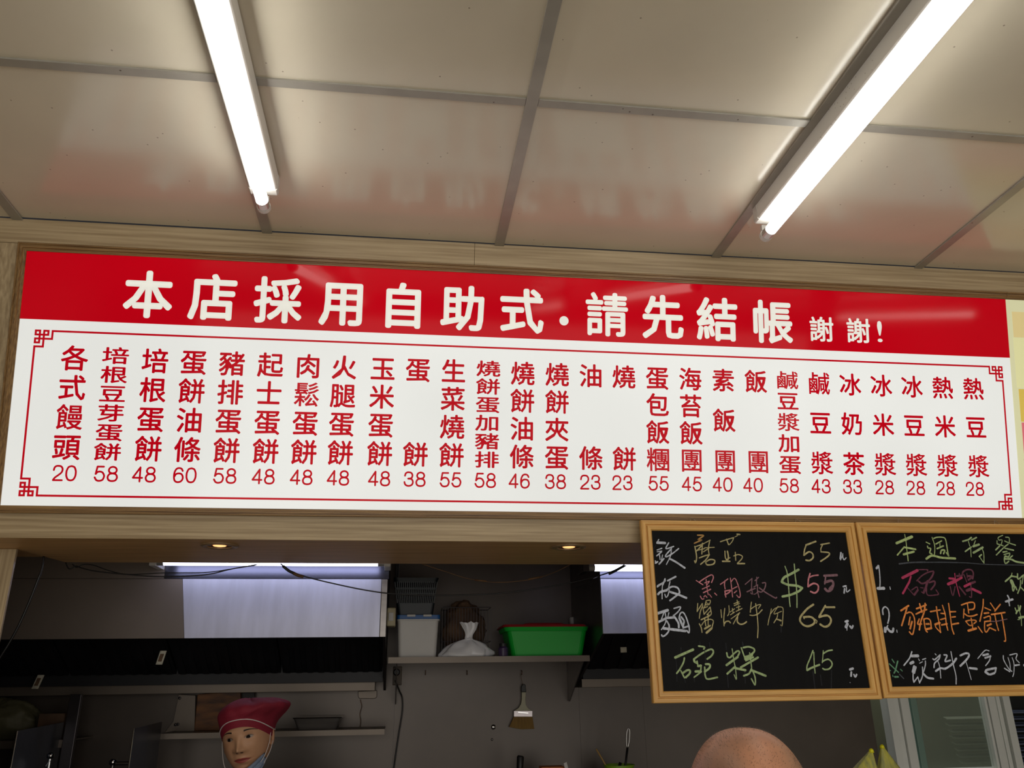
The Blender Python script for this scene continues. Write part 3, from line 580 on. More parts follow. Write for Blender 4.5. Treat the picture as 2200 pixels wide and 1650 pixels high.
def chalk():
    Y = BY+0.008-0.0003; cur = None; mb = None; k = 0
    def flush():
        if mb and mb.v: mb.build('chalk_lettering', M[cur[1]], b1 if cur[0] == '1' else b2, fix=False)
    for line in CH.split('\n'):
        if line[0] == '@':
            flush(); cur = (line[1], line[3:]); mb = MB(); continue
        for st in line.split(';'):
            hdr, *pts = st.split(' ')
            ox, oy, sc = CR[hdr[0]]; wpx = float(hdr[1:])/sc
            P = [Vector((ox+float(q.split(',')[0])/sc, oy+float(q.split(',')[1])/sc)) for q in pts]
            P = catmull(P, 6) if len(P) > 2 else [P[0].lerp(P[1], t/4) for t in range(5)]
            k += 1; y = Y - 0.00005*(k % 12)
            Q = [at(p.x, p.y, y) for p in P]
            if Q[-1].x < 0: continue
            hw = wpx*.88/2/790.0
            L = [(q.x, q.z) for q in Q]
            W = [hw*(1+0.16*noise.noise(Vector((i*0.6, k*1.7, 0)))) for i in range(len(L))]
            n = len(L); up, dn = [], []
            for i in range(n):
                d = Vector((L[min(i+1, n-1)][0]-L[max(i-1, 0)][0], L[min(i+1, n-1)][1]-L[max(i-1, 0)][1]))
                d = d.normalized() if d.length > 1e-9 else Vector((1, 0)); q = Vector((-d.y, d.x))*W[i]
                up.append((L[i][0]+q.x, y, L[i][1]+q.y)); dn.append((L[i][0]-q.x, y, L[i][1]-q.y))
                if i == 0: d0 = d
                d1 = d
            capb = [(L[0][0]+W[0]*math.cos(t), y, L[0][1]+W[0]*math.sin(t)) for t in [math.atan2(d0.y, d0.x)+PI/2+PI*j/5 for j in range(1, 5)]]
            cape = [(L[-1][0]+W[-1]*math.cos(t), y, L[-1][1]+W[-1]*math.sin(t)) for t in [math.atan2(d1.y, d1.x)-PI/2+PI*j/5 for j in range(1, 5)]]
            mb.add(dn+up, [(i, i+1, n+i+1, n+i) for i in range(n-1)])
            base = len(mb.v); mb.v += capb+cape
            o_ = base-2*n
            mb.f.append(tuple([o_+n]+[base+j for j in range(4)]+[o_])); mb.mi.append(0)
            mb.f.append(tuple([o_+n-1]+[base+4+j for j in range(4)]+[o_+2*n-1])); mb.mi.append(0)
    flush()
chalk()
bpy.data.objects.remove(_to)
# ------------------------------------------------------------------ downlights and cables under the bulkhead
M['trim_ring'] = mat('downlight_ring', (150, 124, 92), 0.35, metal=0.2)
M['reflector'] = mat('downlight_reflector', (120, 88, 60), 0.3, metal=0.6)
for px, py, lab in ((472, 1171, 'small recessed warm downlight in the underside above the cook'), (1222, 1174, 'small recessed warm downlight in the underside near the left blackboard')):
    p = atz(px, py, SO); d = empty('recessed_downlight'); tag(d, lab, 'downlight', 'recessed downlights over the hatch')
    mb = MB(); mb.lathe([(.046, 0), (.046, -.003), (.040, -.005), (.031, -.004), (.030, 0)], (p.x, p.y, SO-0.0003), 32, cap=False); mb.build('trim_ring', M['trim_ring'], d, smooth=False)
    mb = MB(); mb.lathe([(.030, -.001), (.028, -.0015), (.021, -.0005)], (p.x, p.y, SO-0.0008), 32, cap=False); mb.build('reflector', M['reflector'], d)
    mb = MB(); mb.lathe([(.0008, -.0030), (.010, -.0028), (.015, -.0018), (.0165, -.0006)], (p.x, p.y, SO-0.001), 24); mb.build('bulb', M['bulb'], d, smooth=True)
def cord(name, label, pts, Y, r, m=None, sm=6, extra=()):
    P = [at(x, y, Y if not isinstance(Y, (list, tuple)) else Y[i]) for i, (x, y) in enumerate(pts)]
    mb = MB(); mb.tube(P, r, 8, smooth=sm)
    if extra:
        e = empty(name); mb.build('cord', m or M['cable'], e, smooth=True)
        for q, rr, nm, mm in extra:
            mb = MB(); mb.tube([at(x, y, Y) for x, y in q], rr, 8, smooth=4); mb.build(nm, mm, e, smooth=True)
        return tag(e, label, 'cable')
    return tag(mb.build(name, m or M['cable'], None, smooth=True), label, 'cable')
cord('hanging_cable', 'thick black cable hanging down beside the post at the far left', [(94, 1194), (90, 1222), (80, 1250), (60, 1300), (34, 1356), (0, 1412), (-30, 1450)], 0.46, [.0024]*12+[.0032]*40)
cord('looped_cable', 'thin black cable looping across the dim left part of the hood', [(141, 1208), (146, 1220), (152, 1222), (163, 1216), (175, 1220), (205, 1227), (270, 1234), (350, 1239), (440, 1235), (500, 1222), (552, 1213)], 0.60, 0.0017)
cord('looped_cable', 'second thin black cable lying just above the looping one', [(155, 1212), (165, 1219), (178, 1213)] + [(200, 1214), (235, 1226), (275, 1234), (350, 1231), (440, 1230), (500, 1222), (550, 1214)], 0.607, 0.0014)
cord('spliced_cable', 'long black cable with taped joints sagging across the serving hatch', [(603, 1211), (618, 1224), (650, 1237), (700, 1250), (780, 1267), (850, 1276), (960, 1279), (1080, 1274), (1200, 1257), (1290, 1236), (1345, 1215)], 0.60, 0.0019, None, 6,
     [([(608, 1216), (620, 1226), (630, 1231)], 0.0042, 'taped_joint', M['cable']), ([(630, 1231), (640, 1236), (652, 1239)], 0.0046, 'taped_joint', M['brown']), ([(1308, 1233), (1326, 1224), (1342, 1215)], 0.0042, 'taped_joint', M['cable'])])
cord('thin_wire', 'thin brown wire sagging behind the long black cable', [(905, 1211), (960, 1229), (1010, 1244), (1070, 1251), (1140, 1245), (1190, 1230), (1232, 1209)], 0.605, 0.0012, M['brown'], 6,
     [([(1020, 1246), (1045, 1249)], 0.0026, 'taped_joint', M['brown']), ([(1135, 1245), (1165, 1239)], 0.003, 'taped_joint', M['brown'])])

# ------------------------------------------------------------------ extractor hoods
HY = 1.15
M['mirror'] = mat('smooth_steel', (84, 85, 98), 0.24, metal=0.85, var=0.08, vscale=5)
TY = HY-0.10
def hood(side, label):
    h = empty('extractor_hood'); tag(h, label, 'extractor hood', 'extractor hoods over the cooking line')
    if side == 'L': xa, xb = XL+0.02, at(831, 1300, HY).x; zb = at(430, 1371, HY).z; zs = at(430, 1243, HY).z
    else: xa, xb = at(1293, 1300, HY).x, at(1293, 1300, HY).x+1.15; zb = at(1340, 1361, HY).z; zs = at(1340, 1243, HY).z
    zt = 2.20
    zg0, zg1, zg2 = (at(400, 1490, KY-0.10).z, at(400, 1470, KY-0.10).z, at(400, 1448, KY-0.12).z)
    th = 0.012
    if side == 'L':
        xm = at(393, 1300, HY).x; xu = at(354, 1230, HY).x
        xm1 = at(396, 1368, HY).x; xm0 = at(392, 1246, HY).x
        def slant(nm, m_, a0_, a1_, b0_, b1_, y0_, z0_, z1_):
            mb = MB(); mb.hexa([(a0_, y0_, z0_), (b0_, y0_, z0_), (b1_, y0_, z1_), (a1_, y0_, z1_)], [(a0_, HY+th, z0_), (b0_, HY+th, z0_), (b1_, HY+th, z1_), (a1_, HY+th, z1_)]); mb.build(nm, m_, h, bevel=0.0006)
        slant('front_sheet', M['hood_shaded'], xa, xa, xm1-.0005, xm0-.0005, HY, zb, zs-.0012)  # slanted seam between dark and light sheet draws a shadow edge
        slant('front_sheet', M['hood_lit'], xm1+.0005, xm0+.0005, xb-.0225, xb-.0225, HY-.001, zb, zs-.0012)
        boxo('corner_post', M['steel'], xb-0.021, xb, HY-0.001, HY+th, zb, zs-0.0012, h, 0.0008)
        boxo('upper_sheet', M['hood_shaded'], xa, xu-0.0006, HY+0.001, HY+th, zs, zt, h, 0.0008)
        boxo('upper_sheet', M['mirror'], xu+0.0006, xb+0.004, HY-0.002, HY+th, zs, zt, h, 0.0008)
    else:
        boxo('front_sheet', M['hood_lit'], xa, xb, HY, HY+th, zb, zs-0.0012, h, 0.0008)
        boxo('upper_sheet', M['mirror'], xa-0.002, xb, HY-0.002, HY+th, zs, zt, h, 0.0008)
    # ends
    for q, (x0, x1) in enumerate(((xa, xa+0.010), (xb-0.010, xb))):
        mb = MB(); pr_ = [(HY+th+.001, zb), (KY-0.002, zg0), (KY-0.002, zt), (HY+th+.001, zt)]
        mb.hexa([(x0, y, z) for y, z in pr_], [(x1, y, z) for y, z in pr_]); mb.build('end_panel', M['steeldark'], h, bevel=0.0006)
    # inner slope with grease filters
    ya, za, yb, zc_ = HY+0.03, zb+0.11, KY-0.13, zg2
    n = 6 if side == 'L' else 2; xi, xj = xa+0.012, xb-0.012
    for i in range(n):
        x0, x1 = xi+(xj-xi)*i/n+0.004, xi+(xj-xi)*(i+1)/n-0.004
        mb = MB(); mb.hexa([(x0, ya, za), (x1, ya, za), (x1, yb, zc_), (x0, yb, zc_)], [(x0, ya, za+.02), (x1, ya, za+.02), (x1, yb, zc_+.02), (x0, yb, zc_+.02)])
        nb = 9
        for k in range(nb):
            u0 = (k+.25)/nb; u1 = (k+.75)/nb
            mb.hexa([(x0+(x1-x0)*u0, ya+.02, za-.006), (x0+(x1-x0)*u1, ya+.02, za-.006), (x0+(x1-x0)*u1, yb-.02, zc_-.002), (x0+(x1-x0)*u0, yb-.02, zc_-.002)],
                    [(x0+(x1-x0)*u0, ya+.02, za+.002), (x0+(x1-x0)*u1, ya+.02, za+.002), (x0+(x1-x0)*u1, yb-.02, zc_+.006), (x0+(x1-x0)*u0, yb-.02, zc_+.006)])
        mb.build('grease_filter', M['cavity'], h)
    boxo('rear_box', M['cavity'], xi, xj, KY-0.128, KY-0.105, zg1-0.002, zg2+0.03, h, 0.001)
    boxo('grease_gutter', M['steelg'], xi, xj-0.03 if side == 'L' else xj, KY-0.10, KY-0.004, zg0, zg1, h, 0.0015)
    return h, xa, xb, zb
M['steelg'] = mat('gutter_steel', (112, 102, 92), 0.42, metal=0.45, var=0.15, vscale=3)
hL, hxa, hxb, hzb = hood('L', 'long steel extractor hood behind the cook, half of its front brightly lit')
hR, rxa, rxb, rzb = hood('R', 'steel extractor hood partly hidden behind the left blackboard')
M['tagwhite'] = mat('worn_white_tag', (196, 190, 172), 0.6, var=0.3, vscale=60); M['rust'] = mat('rusty_brown', (98, 72, 50), 0.7, var=0.4, vscale=60)
for cx, cy, hw, hh, sl, Y in ((346, 1413, 7, 15, 5, 1.34), (81, 1465, 7, 15, 7, 1.50)):
    for nm, k, mm, dy in (('filter_handle', 1.0, M['tagwhite'], 0), ('handle_label', 0.55, M['rust'], -0.0035)):
        q = [at(cx-hw*k-sl*k, cy+hh*k, Y), at(cx+hw*k-sl*k, cy+hh*k, Y), at(cx+hw*k+sl*k, cy-hh*k, Y), at(cx-hw*k+sl*k, cy-hh*k, Y)]
        mb = MB(); mb.hexa([(p.x, p.y+dy, p.z) for p in q], [(p.x, p.y+dy+.006, p.z) for p in q]); mb.build(nm, mm, hL, bevel=0.0012)
# white reflecting sticker inside right hood
q = at(1340, 1396, 1.3); boxo('filter_handle', M['tagwhite'], q.x-.012, q.x+.012, 1.30, 1.306, q.z-.010, q.z+.010, hR, 0.001)
# kitchen tubes in front of the hoods
def ktube(xa_, xb_, y, z, label, holder):
    b = empty('fluorescent_lamp'); tag(b, label, 'strip light', 'strip lights on the hoods')
    mb = MB(); mb.tube([(xa_, y, z), ((xa_+xb_)/2, y, z), (xb_, y, z)], 0.0125, 16); mb.build('tube', M['ktube'], b, smooth=True)
    for x0, x1 in ((xa_-0.022, xa_), (xb_, xb_+0.022)):
        mb = MB(); mb.tube([(x0, y, z), (x1, y, z)], 0.013, 16); mb.build('end_cap', M['capmetal'], b)
    for x0, x1 in ((xa_-0.045, xa_-0.022), (xb_+0.022, xb_+0.045)):
        boxo('lamp_holder', holder, x0, x1, y-0.014, HY-0.003, z-0.015, z+0.03, b, 0.002)
    boxo('housing', M['steeldark'], xa_-0.045, xb_+0.045, y-0.012, HY-0.003, z+0.031, z+0.075, b, 0.001)
kz = at(600, 1208, TY).z
ktube(at(352, 1212, TY).x, at(812, 1212, TY).x, TY, kz, 'cold white strip light on the hood front above the cook', M['socket'])
kz2 = at(1330, 1220, TY).z
ktube(at(1277, 1220, TY).x, at(1277, 1220, TY).x+0.59, TY, kz2, 'cold white strip light running behind the left blackboard', M['steeldark'])

# ------------------------------------------------------------------ wall shelf and the things on it
SY = KY-0.385
ws = empty('wall_shelf'); tag(ws, 'steel wall shelf between the two hoods carrying tubs and baskets', 'shelf')
sz = at(1050, 1410, SY).z; szb = at(1050, 1423, SY).z; sa, sb2 = at(834, 1415, SY).x, at(1267, 1415, SY).x
boxo('shelf_board', M['steelg'], sa, sb2, SY+0.002, KY-0.002, sz-0.004, sz, ws)
boxo('front_lip', M['steelg'], sa, sb2, SY, SY+0.002, szb, sz, ws)
for x in (sa+0.03, sb2-0.016):
    mb = MB(); pr_ = [(SY+0.02, sz-0.005), (KY-0.002, sz-0.005), (KY-0.002, sz-0.17), (KY-0.03, sz-0.17)]
    mb.hexa([(x, y, z) for y, z in pr_], [(x+0.004, y, z) for y, z in pr_]); mb.build('bracket', M['steel'], ws)
def tapered(mb, xc, yc, z0, z1, w0, d0, w1, d1, r=0.01, seg=4, mi=0, close_top=True, thick=0.0):
    def ring(w_, d_, z, r_):
        out = []
        for sx_, sy_, a0 in ((1, 1, 0), (-1, 1, 90), (-1, -1, 180), (1, -1, 270)):
            for k in range(seg+1):
                a = math.radians(a0+90*k/seg); out.append((xc+sx_*(w_/2-r_)+r_*math.cos(a), yc+sy_*(d_/2-r_)+r_*math.sin(a), z))
        return out
    if not thick: mb.hexa(ring(w0, d0, z0, r), ring(w1, d1, z1, r), mi); return
    A = [ring(w0, d0, z0, r), ring(w1, d1, z1, r), ring(w1-2*thick, d1-2*thick, z1, max(r-thick, .001)), ring(w0-2*thick, d0-2*thick, z0+thick, max(r-thick, .001))]
    n = len(A[0]); vs = sum(A, []); fs = [tuple(reversed(range(n)))]
    for j in range(3): fs += [(j*n+i, j*n+(i+1) % n, (j+1)*n+(i+1) % n, (j+1)*n+i) for i in range(n)]
    fs.append(tuple(3*n+i for i in range(n))); mb.add(vs, fs, mi)
M['tubwhite'] = mat('milky_plastic', (196, 193, 188), 0.4, var=0.06); M['blue'] = mat('blue_plastic', (0, 84, 150), 0.4)
M['teal'] = mat('dark_teal_plastic', (9, 22, 30), 0.45); M['green'] = mat('green_plastic', (0, 178, 52), 0.4); M['red'] = mat('red_plastic', (176, 40, 42), 0.4)
M['paper'] = mat('brown_paper', (104, 78, 56), 0.8, col2=(70, 52, 40), vscale=14, bump=0.6, bscale=40); M['purple'] = mat('purple_label', (58, 38, 78), 0.4)
M['bag'] = mat('clear_white_bag', (226, 226, 228), 0.22, bump=0.3, bscale=60, var=0.1)
M['beige'] = mat('aged_beige_plastic', (206, 196, 160), 0.5, col2=(160, 146, 112), vscale=9, stretch=(3, 3, 0.6))
M['dust'] = mat('chrome', (190, 190, 190), 0.15, metal=1.0)
# white box with blue lid
x0, x1, z0, z1 = rect(851, 1330, 945, 1408, SY+0.03)
bx = empty('storage_box'); tag(bx, 'white plastic box with blue lid under the dark basket on the wall shelf', 'box')
w_ = x1-x0; yc_ = SY+0.03+0.09; mb = MB(); tapered(mb, (x0+x1)/2-0.001, yc_, sz+0.0005, z1, w_*0.86, 0.15, w_*0.95, 0.17, 0.012); mb.build('body', M['tubwhite'], bx)
mb = MB(); tapered(mb, (x0+x1)/2, yc_, z1-0.006, z1, w_*0.985, 0.182, w_*0.985, 0.182, 0.012); mb.build('rim', M['tubwhite'], bx)
zl = at(898, 1321, SY+0.03).z; mb = MB(); tapered(mb, (x0+x1)/2, yc_, z1+0.0003, zl, w_, 0.186, w_, 0.186, 0.012)
mb.build('lid', M['blue'], bx, bevel=0.0008)
for dx in (-0.028, 0.034): boxo('clip', M['tubwhite'], (x0+x1)/2+dx-0.016, (x0+x1)/2+dx+0.016, yc_-0.098, yc_-0.0935, zl-0.007, zl+0.001, bx, 0.001)
# dark slatted basket on it
x0, x1, zz, z1 = rect(845, 1241, 944, 1321, SY+0.03)
bk = empty('slatted_basket'); tag(bk, 'dark teal slatted plastic basket standing on the blue lid', 'basket')
xc_ = (x0+x1)/2-0.002; W1, D1, W0, D0 = (x1-x0)*0.93, 0.17, (x1-x0)*0.76, 0.14; zb_ = zl+0.0006
mb = MB(); tapered(mb, xc_, yc_, zb_, zb_+0.045, W0, D0, W0+(W1-W0)*.45, D0+.012, 0.012); mb.build('base_tray', M['teal'], bk)
mb = MB(); n = 20
for sgn in (-1, 1):
    for k in range(n):
        u_ = (k+0.5)/n*2-1
        mb.tube([(xc_+u_*W0/2*.94, yc_+sgn*D0/2, zb_+.03), (xc_+u_*W1/2*.94, yc_+sgn*D1/2, z1-.014)], 0.0023, 4)
    for k in range(12):
        u_ = (k+0.5)/12*2-1
        mb.tube([(xc_+sgn*W0/2, yc_+u_*D0/2*.94, zb_+.03), (xc_+sgn*W1/2, yc_+u_*D1/2*.94, z1-.014)], 0.0023, 4)
    for f_ in (0.5, 0.72):
        wz = W0+(W1-W0)*f_; dz = D0+(D1-D0)*f_; z_ = zb_+.03+(z1-.044-zb_)*f_
        mb.box(xc_-wz/2, xc_+wz/2, yc_+sgn*dz/2-.0015, yc_+sgn*dz/2+.0015, z_-.004, z_+.004)
tag(mb.build('slats', M['teal'], bk), kind='stuff')
mb = MB(); tapered(mb, xc_, yc_, z1-0.018, z1, W1*.98, D1*.98, W1*1.07, D1*1.05, 0.014, thick=0.004); mb.build('rim', M['teal'], bk)
boxo('black_pole', M['black'], at(849, 1228, KY-0.06).x, at(856, 1228, KY-0.06).x, KY-0.07, KY-0.05, at(852, 1245, KY-.06).z-0.04, KZ-.003, None, 0.002)
tag(bpy.data.objects['black_pole'], 'short black pole rising behind the dark slatted basket', 'pole')
# wire basket with brown paper bag
x0, x1, z0, z1 = rect(950, 1305, 1055, 1408, SY+0.105)
wb_ = empty('wire_basket'); tag(wb_, 'tall black wire basket holding a crumpled brown bag', 'basket')
yb0, yb1 = SY+0.105, SY+0.225; n = 17
for k in range(n+1):
    x = x0+(x1-x0)*k/n
    mb = MB(); mb.tube([(x, yb0, z1), (x, yb0, sz+.003), (x, yb1, sz+.003), (x, yb1, z1)], 0.0010, 5); mb.build('upright_wire', M['steeldark'], wb_)
for z in (z1, sz+.003, sz+.06):
    mb = MB(); mb.tube([(x0, yb0, z), (x1, yb0, z), (x1, yb1, z), (x0, yb1, z), (x0, yb0, z)], 0.0018 if z == z1 else 0.0012, 6); mb.build('rim_wire', M['steeldark'], wb_)
def blob(name, cx, cy, cz, rx, ry, rz, m, amp=0.15, fr=3.0, seed=0, parent=None, flat=None, n=40):
    vs = []; fs = []
    for i in range(n+1):
        th = PI*i/n
        for j in range(n*2):
            ph = PI*j/n
            d = Vector((math.sin(th)*math.cos(ph), math.sin(th)*math.sin(ph), math.cos(th)))
            k = 1+amp*noise.noise(d*fr+Vector((seed, 0, 0)))+amp*0.6*abs(noise.noise(d*fr*2.3+Vector((0, seed, 0))))
            p = Vector((cx+d.x*rx*k, cy+d.y*ry*k, cz+d.z*rz*k))
            if flat is not None and p.z < flat: p.z = flat
            vs.append(p)
    for i in range(n):
        for j in range(n*2): fs.append((i*2*n+j, i*2*n+(j+1) % (2*n), (i+1)*2*n+(j+1) % (2*n), (i+1)*2*n+j))
    mb = MB(); mb.add(vs, fs); return mb.build(name, m, parent, smooth=True)
bb = blob('paper_bag', (x0+x1)/2-0.006, (yb0+yb1)/2, (sz+z1)/2+0.010, (x1-x0)*0.40, 0.045, (z1-sz)*0.57, M['paper'], 0.22, 2.4, 3, flat=sz+.006)
tag(bb, 'crumpled brown paper bag bulging out of the wire basket', 'bag')
# tied clear bag in front
p0, p1, p2, p3 = at(948, 1400, SY+0.025), at(1053, 1400, SY+0.025), at(1010, 1378, SY+0.025), at(1010, 1337, SY+0.025)
tb = empty('plastic_bag'); tag(tb, 'white tied plastic bag slumped on the shelf before the wire basket', 'bag')
vs = []; fs = []; n = 56; rings = 15
for i in range(rings):
    t = i/(rings-1); z = sz+0.0008+(p3.z-sz)*t
    if t < .45: s_ = math.sqrt(max(0, 1-(t/.47)**1.7))*0.96+0.13
    elif t < .62: s_ = 0.17-0.03*math.sin((t-.45)/.17*PI)
    else: s_ = 0.14+0.24*(t-.62)/.38
    s_ *= 1.0 if i else .97
    for j in range(n):
        a = 2*PI*j/n; cr = 1+0.06*math.sin(a*11+t*6+2*noise.noise(Vector((math.cos(a), math.sin(a), t*2))))*(.35+t)+0.22*noise.noise(Vector((math.cos(a)*2, math.sin(a)*2, t*5)))
        xo = (p0.x+p1.x)/2*(1-min(1, t*2))+p2.x*min(1, t*2) - (0.012*(t-.6) if t > .6 else 0)
        vs.append((xo+.004*math.sin(t*9)+(p1.x-p0.x)/2*s_*cr*math.cos(a), SY+0.048+0.040*s_*cr*math.sin(a)*(1.0 if t < .45 else .8), z+(.007*noise.noise(Vector((math.cos(a)*2, math.sin(a)*2, 7))) if t > .15 else 0)))
fs = [(i*n+j, i*n+(j+1) % n, (i+1)*n+(j+1) % n, (i+1)*n+j) for i in range(rings-1) for j in range(n)]+[tuple(reversed(range(n)))]
mb = MB(); mb.add(vs, fs); mb.build('bag_body', M['bag'], tb, smooth=True)
zk = sz+(p3.z-sz)*.52; mb = MB(); mb.tube([(p2.x+.011*math.cos(a*PI/6), SY+.048+.009*math.sin(a*PI/6), zk) for a in range(13)], 0.003, 6); mb.build('knot', M['bag'], tb, smooth=True)
# green tub with red lid
x0, x1, z0, z1 = rect(1084, 1346, 1268, 1408, SY+0.008)
gt = empty('washing_tub'); tag(gt, 'bright green plastic tub under a dark red lid at the right end of the shelf', 'tub')
W_ = x1-x0; xc_ = (x0+x1)/2; yc2 = SY+0.008+0.115
mb = MB(); tapered(mb, xc_+0.004, yc2, sz+0.0005, z1, W_*0.83, 0.175, W_*0.955, 0.21, 0.022); mb.build('body', M['green'], gt, smooth=False)
mb = MB(); tapered(mb, xc_, yc2, z1-0.016, z1-0.001, W_*0.975, 0.214, W_*1.0, 0.226, 0.024); mb.build('rim', M['green'], gt, bevel=0.001)
zt_ = at(1170, 1336, SY+0.008).z; mb = MB(); tapered(mb, xc_-0.006, yc2+.004, z1, z1+(zt_-z1)*.55, W_*1.01, 0.22, W_*0.97, 0.20, 0.022); tapered(mb, xc_+0.0, yc2+.004, z1+(zt_-z1)*.5, zt_, W_*.55, 0.15, W_*0.45, 0.12, 0.022)
mb.build('lid', M['red'], gt, bevel=0.0008)
# little jar
x0, x1, z0, z1 = rect(1073, 1384, 1091, 1408, SY+0.02); jr = empty('small_jar'); tag(jr, 'tiny dark purple jar beside the green tub', 'jar')
mb = MB(); mb.lathe([(.016, sz+.0004), (.0185, sz+.002), (.0185, sz+.03), (.014, sz+.036)], ((x0+x1)/2, SY+.03, 0), 20); mb.build('body', M['purple'], jr, smooth=False)
mb = MB(); mb.lathe([(.0155, sz+.036), (.0155, sz+.047)], ((x0+x1)/2, SY+.03, 0), 20); mb.build('lid', M['black'], jr)
# socket and lead on the wall over the tub
q = at(1232, 1333, KY); pl = empty('wall_plug'); tag(pl, 'white plug on a black socket at the wall above the red lid', 'plug')
boxo('socket', M['black'], q.x-.004, q.x+.028, KY-.022, KY-.0005, q.z-.022, q.z+.012, pl, .003); boxo('plug', M['socket'], q.x-.022, q.x+.004, KY-.04, KY-.004, q.z-.018, q.z+.012, pl, .004)
cord('plug_lead', 'thin lead dropping straight down to the white wall plug', [(1290, 1236), (1262, 1250), (1232, 1266), (1231, 1285), (1233, 1328)], [1.08, 1.12, KY-.05, KY-.012, KY-.025], 0.0012)
# switch box and socket left of the shelf
x0, x1, z0, z1 = rect(835, 1308, 851, 1347, 1.32); sw = empty('switch_box'); tag(sw, 'aged beige switch box on the end of the left hood', 'switch')
boxo('cover', M['beige'], hxb+.0005, hxb+.032, 1.27, 1.35, z0, z1, sw, .004); boxo('rocker', M['tubwhite'], hxb+.006, hxb+.024, 1.266, 1.2698, z0+.018, z1-.018, sw, .001)
x0, x1, z0, z1 = rect(846, 1432, 860, 1472, KY-.01); so = empty('wall_socket'); tag(so, 'greasy brown wall socket with black plug below the left end of the shelf', 'socket')
boxo('plate', mat('greasy_plate', (78, 62, 44), .5), x0-.004, x1+.006, KY-.010, KY-.0003, z0, z1, so, .002); mb = MB(); mb.lathe([(.010, KY-.045), (.014, KY-.03), (.014, KY-.011)], ((x0+x1)/2-.002, 0, z0+.05), 16, 'y'); mb.build('plug', M['black'], so)
cord('socket_lead', 'black lead hanging from the plug below the shelf', [(849, 1462), (858, 1484), (864, 1500), (864, 1530), (856, 1580), (846, 1650), (840, 1700)], [KY-.045, KY-.03, KY-.02, KY-.02, KY-.02, KY-.02, KY-.02], 0.003)
# hooks and brush
for px, lab in ((914, 'small rusty wall hook left of the two others under the shelf'), (1003, 'small rusty wall hook in the middle under the shelf'), (1120, 'small rusty wall hook holding the brush')):
    q = at(px, 1441, KY); mb = MB(); mb.tube([(q.x, KY-.0005, q.z), (q.x, KY-.014, q.z), (q.x, KY-.018, q.z-.008), (q.x, KY-.014, q.z-.016), (q.x, KY-.008, q.z-.014)], 0.0018, 6)
    tag(mb.build('wall_hook', M['rust'], None, smooth=True), lab, 'hook', 'hooks under the wall shelf')
br = empty('pastry_brush'); tag(br, 'flat brush with pale handle and tan bristles hanging on the steel wall', 'brush')
BYY = KY-0.022
def outline(name, pts, Y, th, m, parent, bevel=0.0, zmin=-9):
    P = [at(x, y, Y) for x, y in pts]
    for p in P: p.z = max(p.z, zmin)
    mb = MB(); mb.hexa([(p.x, Y, p.z) for p in P], [(p.x, Y+th, p.z) for p in P]); return mb.build(name, m, parent, bevel=bevel)
M['handlewood'] = mat('pale_handle', (168, 164, 138), 0.45); M['ferrule'] = mat('metal_ferrule', (190, 182, 184), 0.3, metal=0.6)
M['bristle'] = mat('tan_bristle', (146, 112, 50), 0.7, col2=(112, 84, 34), vscale=30, stretch=(20, 20, 0.6), bump=0.5, bscale=80)
outline('handle_tip', [(1120, 1487), (1120, 1475), (1124, 1469), (1129, 1471), (1131, 1487)], BYY-.001, .013, M['black'], br, .002)
outline('handle', [(1121, 1487), (1130, 1487), (1129, 1503), (1130, 1514), (1134, 1521), (1143, 1527), (1105, 1527), (1114, 1521), (1119, 1513), (1121, 1503)], BYY, .011, M['handlewood'], br, .0015)
outline('ferrule', [(1104, 1527), (1144, 1527), (1144, 1540), (1104, 1540)], BYY-.001, .013, M['ferrule'], br, .001)
outline('ferrule_band', [(1113, 1529), (1135, 1531), (1135, 1533), (1113, 1531)], BYY-.002, .002, M['dust'], br)
outline('bristles', [(1104, 1540), (1144, 1540), (1148, 1566), (1120, 1567), (1094, 1562)], BYY, .011, M['bristle'], br, .001)
mb = MB(); a = at(1120, 1452, BYY); b = at(1124, 1474, BYY); mb.tube([(a.x-.001, KY-.016, a.z+.008), (a.x, BYY, a.z-.01), (b.x, BYY+.003, b.z)], 0.0009, 5, smooth=4); mb.build('hanging_loop', M['rust'], br)
for px, py, r_ in ((1060, 1562, .010), (1057, 1589, .005)):
    q = at(px, py, KY); mb = MB(); mb.lathe([(.0008, KY-.0040), (r_*.4, KY-.0036), (r_*.8, KY-.002), (r_, KY-.0003)], (q.x, 0, q.z), 16, 'y')
    tag(mb.build('wall_screw', M['dust'], None, smooth=True), 'shiny dent plug left of the brush' if r_ > .008 else 'tiny shiny screw below the dent plug left of the brush', 'screw')

# ------------------------------------------------------------------ lower shelf with pan and boards, behind the cook
LY = KY-0.24
ls = empty('low_shelf'); tag(ls, 'low steel shelf behind the cook carrying a board and a pan', 'shelf')
lz = at(600, 1571, LY).z; lzb = at(600, 1583, LY).z; la, lb = at(341, 1575, LY).x, at(826, 1570, LY).x
boxo('shelf_board', M['steelg'], la, lb, LY+.002, KY-.002, lz-.004, lz, ls); boxo('front_lip', M['steelg'], la, lb, LY, LY+.002, lzb, lz, ls)
outline('end_bracket', [(351, 1577), (372, 1550), (384, 1492), (420, 1494), (418, 1577)], KY-.03, .022, M['steelg'], ls, .001)
for px, py in ((382, 1556), (377, 1557), (386, 1500)):
    q = at(px, py, KY-.03); mb = MB(); mb.lathe([(.0005, KY-.036), (.005, KY-.0345), (.006, KY-.0305)], (q.x, 0, q.z), 12, 'y'); mb.build('bolt', M['steeldark'], ls)
M['boardwood'] = mat('dark_chopping_wood', (118, 72, 28), 0.6, col2=(62, 36, 16), vscale=4, stretch=(3, 3, 12))
cb = outline('chopping_board', [(416, 1577), (424, 1492), (516, 1484), (520, 1577)], KY-.075, .028, M['boardwood'], None, .003, lz+.0005); tag(cb, 'dark wooden chopping board leaning on the wall behind the cook', 'chopping board')
